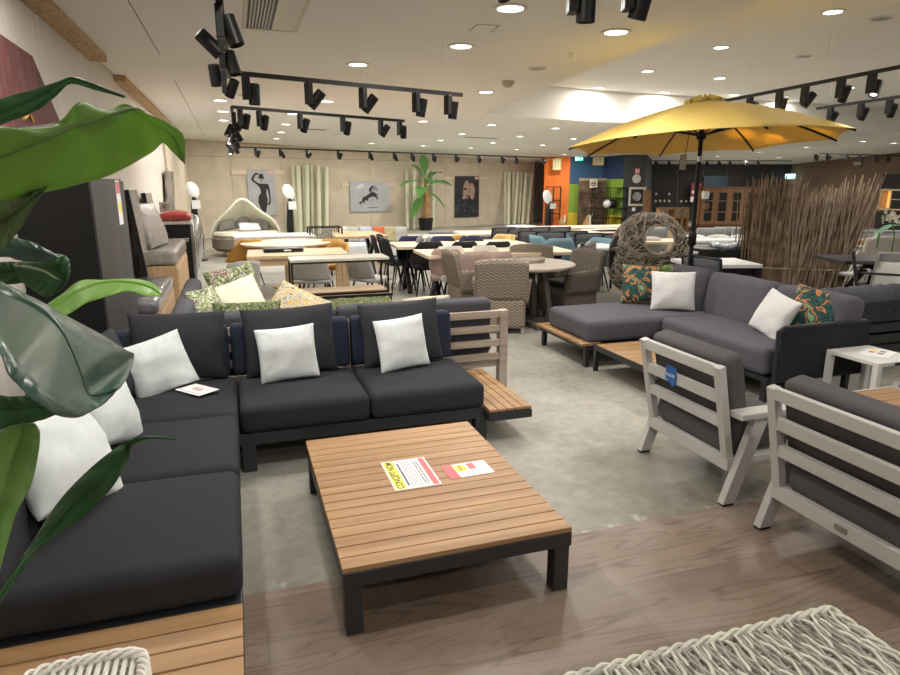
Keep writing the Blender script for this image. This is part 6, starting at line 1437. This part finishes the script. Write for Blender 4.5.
# open cubby shelf
a = far(656.5,207.5,6.0); c = far(684,228,6.0); W3 = (Vector((c.x,c.y))-Vector((a.x,a.y))).length
cu_ = thing('cubby_shelf','open oak cubby shelf right of the dark column','shelf',(a.x,a.y,0),rzF); H3 = a.z
b = MB(); 
for x in (0,W3*.24,W3*.5,W3*.76,W3-.06): b.box(x,-.4,0,x+.06,0,H3)
for z in (H3-.06,H3*.55,.1): b.box(0,-.4,z,W3,0,z+.06)
b.build('carcass', mat('cubby_oak',(0.42,0.26,0.10),0.5), cu_)
for i, (fx, cc_) in enumerate(((.05,(0.55,0.42,0.25)),(.55,(0.42,0.50,0.48)),(.80,(0.6,0.5,0.4)))):
    p = Vector(cu_.location)+Matrix.Rotation(rzF,4,'Z') @ Vector((W3*fx+W3*.07,-.36,H3*.55+.065)); o = MB().box(-.12,-.02,0,.12,.02,.34).build('small_picture', mat('small_pic%d'%i,cc_,0.6,c2=(0.1,0.1,0.09),vscale=7)); o.location = p; o.rotation_euler = (0,0,rzF); tag(o,'small picture in the oak cubby shelf, %s from the left' % ORD[i],'picture','pictures in the cubby shelf')
# brown wall at right: exit sign, lit cabinet, dark hatch
SR = (D2, D3)
flat('exit_sign','small glowing exit sign on the brown wall above the brush screen','exit sign',786,174,795,179,SR,mat('exit_pale',(0.45,0.75,0.72),0.4,emit=2.2),0.3)
flat('sign_plate','small white plate on the brown wall above the twig tips','sign',854.5,162,861,165,SR,mat('plate_grey',(0.45,0.42,0.38),0.5),0.1)
flat('dark_panel','dark panel on the brown wall over the lit cabinet','panel',884,174,925,189,SR,m_char,0.1)
flat('dark_doorway','dark opening under the lit cabinet at right','opening',877,212,925,232,SR,m_char,0.1)
a, rz, d = onseg(880.5,189,*SR,0.5); c, _, _ = onseg(925,212,*SR,0.5); W4 = (c-a).dot(d); H4 = a.z-c.z
lc = thing('wall_cabinet','oak wall cabinet lit from inside at the right edge','cabinet',(a.x,a.y,c.z),rz)
b = MB(); b.box(0,0,0,W4,.4,.06); b.box(0,0,H4-.06,W4,.4,H4); b.box(0,.36,0,W4,.4,H4); b.box(0,0,0,.06,.4,H4)
for x in (.24,.5,.75): b.box(W4*x,0,0,W4*x+.06,.36,H4)
b.build('carcass', M['oak'], lc); MB().box(W4*.24+.06,.0,.06,W4,.02,H4-.06).build('door_glass', m_cg, lc)
for z in (.5,): MB().box(W4*.24,-.01,H4*z,W4,0,H4*z+.03).build('shelf_edge', M['oak'], lc)
MB().box(.08,.30,.08,W4*.22,.32,H4-.08).build('light_panel', mat('cabinet_light',(1.0,0.50,0.15),0.5,emit=0.9), lc)
# distant spotlights along the ceiling of the dark wall
q0, q1 = far(645,168,2.0), far(800,170,2.0)
zq = 2.62
def onz(px, z, off): r = ray(px, 170); pp = far(px,170,off); return Vector((pp.x,pp.y,z))
track(onz(644,2.62,2.0), onz(790,2.62,2.0), 'black spotlight rail along the far dark wall', (0.2,0.8))
for i, px in enumerate((655,668,679.5,706,718,729,745,757)): p = onz(px,2.60,2.0); spot((p.x,p.y,p.z), 0, (0.5,(-1)**i*1.0), 'barely visible spotlight on the far dark wall rail, %s from the left' % ORD[i], 'spotlights on the far dark wall rail', energy=False)
# ================================================================ FOREGROUND BANANA PLANT (left)
fp = thing('banana_plant','large leafy banana plant reaching in from the left edge','plant',(-0.98,1.28,0))
FO = Vector((-0.98,1.28,0))
MB().lathe([(0.16,0),(0.21,0.34),(0.19,0.36),(0.17,0.30),(0.001,0.30)],24).build('pot', M['black'], fp, smooth=True)
b = MB(); b.tube([(0,0,0.28),(0.01,0.0,0.8),(0.03,-0.02,1.15)],[0.055,0.045,0.03],10); b.build('stem', mat('plant_stem',(0.20,0.22,0.08),0.6,c2=(0.30,0.20,0.09),vscale=9), fp, smooth=True)
def veined(name, a, b_, rough, tl, freq=60, tcol=None, bump=0.35):
    m = leafmat(name, a, b_, rough, tl, 18, tcol); nt = m.node_tree; bs = nt.nodes['Principled BSDF']
    uv = nt.nodes.new('ShaderNodeUVMap'); uv.uv_map = 'leaf'
    wv = nt.nodes.new('ShaderNodeTexWave'); wv.bands_direction = 'X'; wv.inputs['Scale'].default_value = freq/20; wv.inputs['Distortion'].default_value = 0.6
    nt.links.new(uv.outputs[0], wv.inputs['Vector'])
    bp = nt.nodes.new('ShaderNodeBump'); bp.inputs['Strength'].default_value = bump; bp.inputs['Distance'].default_value = 0.004
    vm = nt.nodes.new('ShaderNodeMapRange'); vm.inputs[3].default_value = 0.78; vm.inputs[4].default_value = 1.12; nt.links.new(wv.outputs['Fac'], vm.inputs[0])
    for tgt in [bs.inputs['Base Color']]:
        src = tgt.links[0].from_socket; mm = nt.nodes.new('ShaderNodeMixRGB'); mm.blend_type = 'MULTIPLY'; mm.inputs[0].default_value = 1.0
        nt.links.new(src, mm.inputs[1]); nt.links.new(vm.outputs[0], mm.inputs[2]); nt.links.new(mm.outputs[0], tgt)
    trn = [n for n in nt.nodes if n.type == 'BSDF_TRANSLUCENT'][0]; mt = nt.nodes.new('ShaderNodeMixRGB'); mt.blend_type = 'MULTIPLY'; mt.inputs[0].default_value = 1.0; mt.inputs[1].default_value = trn.inputs[0].default_value
    nt.links.new(vm.outputs[0], mt.inputs[2]); nt.links.new(mt.outputs[0], trn.inputs[0])
    nt.links.new(wv.outputs['Fac'], bp.inputs['Height']); nt.links.new(bp.outputs[0], bs.inputs['Normal'])
    return m
def catm(P, t):
    n = len(P)-1; x = t*n; i = min(int(x), n-1); f = x-i
    p0, p1, p2, p3 = P[max(i-1,0)], P[i], P[i+1], P[min(i+2,n)]
    return 0.5*((2*p1)+(-p0+p2)*f+(2*p0-5*p1+4*p2-p3)*f*f+(-p0+3*p1-3*p2+p3)*f*f*f)
def leaf(m, st, name='leaf', ns=40, nw=7, fold=0.03, wave=0.004, rib=None, stem=None, tilt=0.0):
    """st: stations of (edge A, midrib, edge B), each (px, py, distance)"""
    def px(s, i):
        x, y, d = s[i]; return atd(x, y, d+tilt*(s[1][1]-y)/100.0)-FO
    A = [px(s,0) for s in st]; C = [px(s,1) for s in st]; B = [px(s,2) for s in st]
    b = MB(); uvs = []
    for i in range(ns):
        t = i/(ns-1); a, c, e = catm(A,t), catm(C,t), catm(B,t)
        for j in range(2*nw+1):
            s_ = (j-nw)/nw
            p = c+(a-c)*(-s_) if s_ < 0 else c+(e-c)*s_
            q = abs(s_); view = (c+FO-O).normalized()
            p = p + view*(-fold*math.sin(q*PI)*0.5) + view*wave*math.sin(t*46+q*5)*q
            b.v.append(tuple(p)); uvs.append((t*20-q*2.2, q))
    k = 2*nw+1
    b.f = [(i*k+j, i*k+j+1, (i+1)*k+j+1, (i+1)*k+j) for i in range(ns-1) for j in range(k-1)]; b.mi = [0]*len(b.f)
    o = b.build(name, m, fp, smooth='all', solid=0.0012)
    uvl = o.data.uv_layers.new(name='leaf')
    for lp in o.data.loops: uvl.data[lp.index].uv = uvs[lp.vertex_index]
    pts = [catm(C, i/24) for i in range(25)]; vw = Vector((0,0,0.0015))
    MB().tube([p+vw for p in pts],[0.0035*(1-i/26)+0.0008 for i in range(25)],6).build('midrib', rib or m, o, smooth=True)
    if stem:
        MB().tube([Vector((0.02,-0.02,1.0)), (Vector((0.02,-0.02,1.2))+pts[0])/2+Vector((0,0,0.04)), pts[0]],[0.014,0.009,0.0045],8).build('leaf_stalk', rib or m, o, smooth=True)
    return o
lg = veined('bright_leaf',(0.18,0.34,0.09),(0.26,0.44,0.13),0.4,0.5,110,(0.42,0.62,0.16))
ld = veined('dark_green_leaf',(0.025,0.10,0.035),(0.05,0.17,0.05),0.35,0.25,70,(0.10,0.28,0.05))
lsv = veined('silvery_leaf',(0.032,0.085,0.062),(0.055,0.13,0.095),0.24,0.10,60,(0.10,0.22,0.08),0.25)
lo_ = veined('olive_leaf',(0.12,0.17,0.07),(0.18,0.24,0.11),0.5,0.35,50)
llm = veined('lime_leaf',(0.28,0.58,0.08),(0.40,0.70,0.16),0.35,0.5,60,(0.55,0.88,0.14))
ribm = mat('midrib_brown',(0.10,0.16,0.04),0.5); ribp = mat('midrib_pale',(0.42,0.50,0.32),0.45)
# big bright leaf with curled tip
leaf(lg, [((-70,128,.80),(-80,186,.78),(-90,225,.80)),((0,127,.88),(0,157,.86),(0,201,.86)),((42,128,.92),(45,140,.90),(45,192,.90)),((62,120,.95),(72,128,.93),(80,184,.92)),((80,102,.98),(95,121,.95),(112,174,.95)),((105,111,1.0),(120,113,.98),(135,162,.97)),((124,104,1.02),(138,110,1.0),(152,152,.99)),((140,111,1.02),(152,121,1.01),(163,143,1.0)),((181,131,1.0),(173,137,1.0),(170,149,.99)),((185,164,.98),(184,163,.98),(183,162,.98))], fold=0.015, rib=ribm, stem=True, tilt=-0.25)
# thin dark leaf on top
leaf(ld, [((-60,118,1.05),(-60,135,1.04),(-60,150,1.05)),((0,99,1.1),(0,112,1.09),(0,125,1.1)),((36,89,1.12),(36,98,1.11),(34,112,1.12)),((62,80,1.13),(60,84,1.12),(55,97,1.13)),((73,77,1.14),(73,79,1.13),(70,84,1.13)),((95,84,1.12),(94,86,1.12),(92,89,1.12)),((125,97,1.10),(125,97,1.10),(125,98,1.10))], fold=0.01, stem=True)
# olive underside below the big leaf
leaf(lo_, [((-60,215,.95),(-60,240,.96),(-60,275,.97)),((0,200,1.0),(0,222,1.0),(0,250,1.0)),((20,195,1.0),(18,212,1.0),(16,234,1.0)),((38,189,1.0),(34,198,1.0),(30,212,1.0)),((48,186,1.0),(46,188,1.0),(44,191,1.0))], fold=0.01, stem=True)
# big silvery leaf in front
leaf(lsv, [((-70,240,.70),(-80,262,.70),(-90,330,.72)),((0,281,.74),(0,292,.72),(-8,345,.74)),((40,301,.76),(38,310,.74),(8,372,.76)),((70,318,.77),(58,328,.75),(25,391,.77)),((100,334,.78),(70,350,.76),(50,411,.78)),((126,350,.79),(80,375,.77),(76,418,.79)),((134,355,.79),(88,395,.78),(96,409,.79)),((129,374,.79),(105,395,.79),(106,402,.79)),((120,388,.79),(116,391,.79),(113,395,.79))], fold=0.03, rib=lsv, stem=True, tilt=0.55)
# sheen leaf and round dark leaf under it
leaf(lsv, [((-60,235,1.15),(-60,250,1.15),(-60,268,1.15)),((0,238,1.2),(0,247,1.19),(0,257,1.2)),((25,240,1.2),(24,249,1.19),(18,260,1.2)),((48,250,1.2),(44,254,1.19),(38,262,1.2)),((60,257,1.2),(58,258,1.19),(55,260,1.2))], fold=0.01, stem=True)
leaf(ld, [((18,262,1.28),(16,266,1.28),(15,270,1.28)),((38,260,1.27),(30,268,1.26),(22,281,1.27)),((56,254,1.26),(45,272,1.25),(33,290,1.26)),((68,258,1.26),(55,278,1.25),(46,297,1.26)),((70,270,1.26),(62,281,1.26),(56,293,1.26)),((68,280,1.26),(66,283,1.26),(63,288,1.26))], fold=0.02, rib=ribp)
leaf(ld, [((-50,262,1.3),(-50,275,1.3),(-50,290,1.3)),((0,262,1.3),(0,272,1.3),(0,285,1.3)),((15,262,1.3),(18,272,1.3),(14,284,1.3)),((28,268,1.3),(30,274,1.3),(27,282,1.3))], fold=0.01)
# lime leaf
leaf(llm, [((42,308,1.0),(44,312,1.0),(50,318,1.0)),((62,294,1.04),(60,302,1.03),(68,314,1.04)),((80,281,1.08),(82,290,1.06),(86,303,1.07)),((104,280,1.11),(104,283,1.10),(108,296,1.10)),((132,279,1.13),(130,283,1.13),(128,291,1.12)),((152,283,1.14),(150,288,1.14),(147,296,1.13)),((162,295,1.14),(161,295,1.14),(160,296,1.14))], fold=0.008, rib=llm, tilt=0.6)
# broad leaf at the left edge
leaf(lg, [((-10,610,.80),(-30,600,.80),(-50,580,.80)),((14,520,.86),(-12,530,.85),(-40,530,.86)),((32,482,.90),(4,500,.88),(-30,480,.90)),((40,440,.93),(16,455,.92),(-14,440,.93)),((36,425,.94),(24,430,.93),(6,428,.94)),((26,423,.94),(22,424,.94),(16,425,.94))], fold=0.015, stem=False)
# dark leaves behind it
leaf(ld, [((-60,380,1.2),(-60,400,1.2),(-60,430,1.2)),((0,395,1.22),(0,408,1.22),(0,428,1.22)),((25,396,1.22),(26,408,1.22),(22,425,1.22)),((55,398,1.22),(52,406,1.22),(48,418,1.22)),((70,404,1.22),(69,406,1.22),(67,409,1.22))], fold=0.01)
# narrow dark leaf crossing the white cushion
leaf(ld, [((-6,602,.98),(-4,604,.98),(-2,606,.98)),((20,560,1.02),(22,563,1.02),(25,566,1.02)),((32,543,1.05),(36,546,1.04),(42,546,1.05)),((60,500,1.08),(70,508,1.07),(82,518,1.08)),((93,466,1.10),(102,478,1.09),(110,490,1.10)),((122,444,1.12),(126,452,1.12),(127,462,1.12)),((131,439,1.12),(131,442,1.12),(132,446,1.12)),((150,436.5,1.12),(150,437.5,1.12),(150,438.5,1.12)),((176,439,1.12),(176,439.5,1.12),(176,440,1.12))], fold=0.01, stem=False)
MB().tube([Vector((0.02,-0.01,0.75)), (atd(-6,604,.98)-FO+Vector((0.02,-0.01,0.75)))/2+Vector((0,0,0.03)), atd(-6,604,.98)-FO],[0.012,0.008,0.004],8).build('leaf_stalk', ribp, fp, smooth=True)
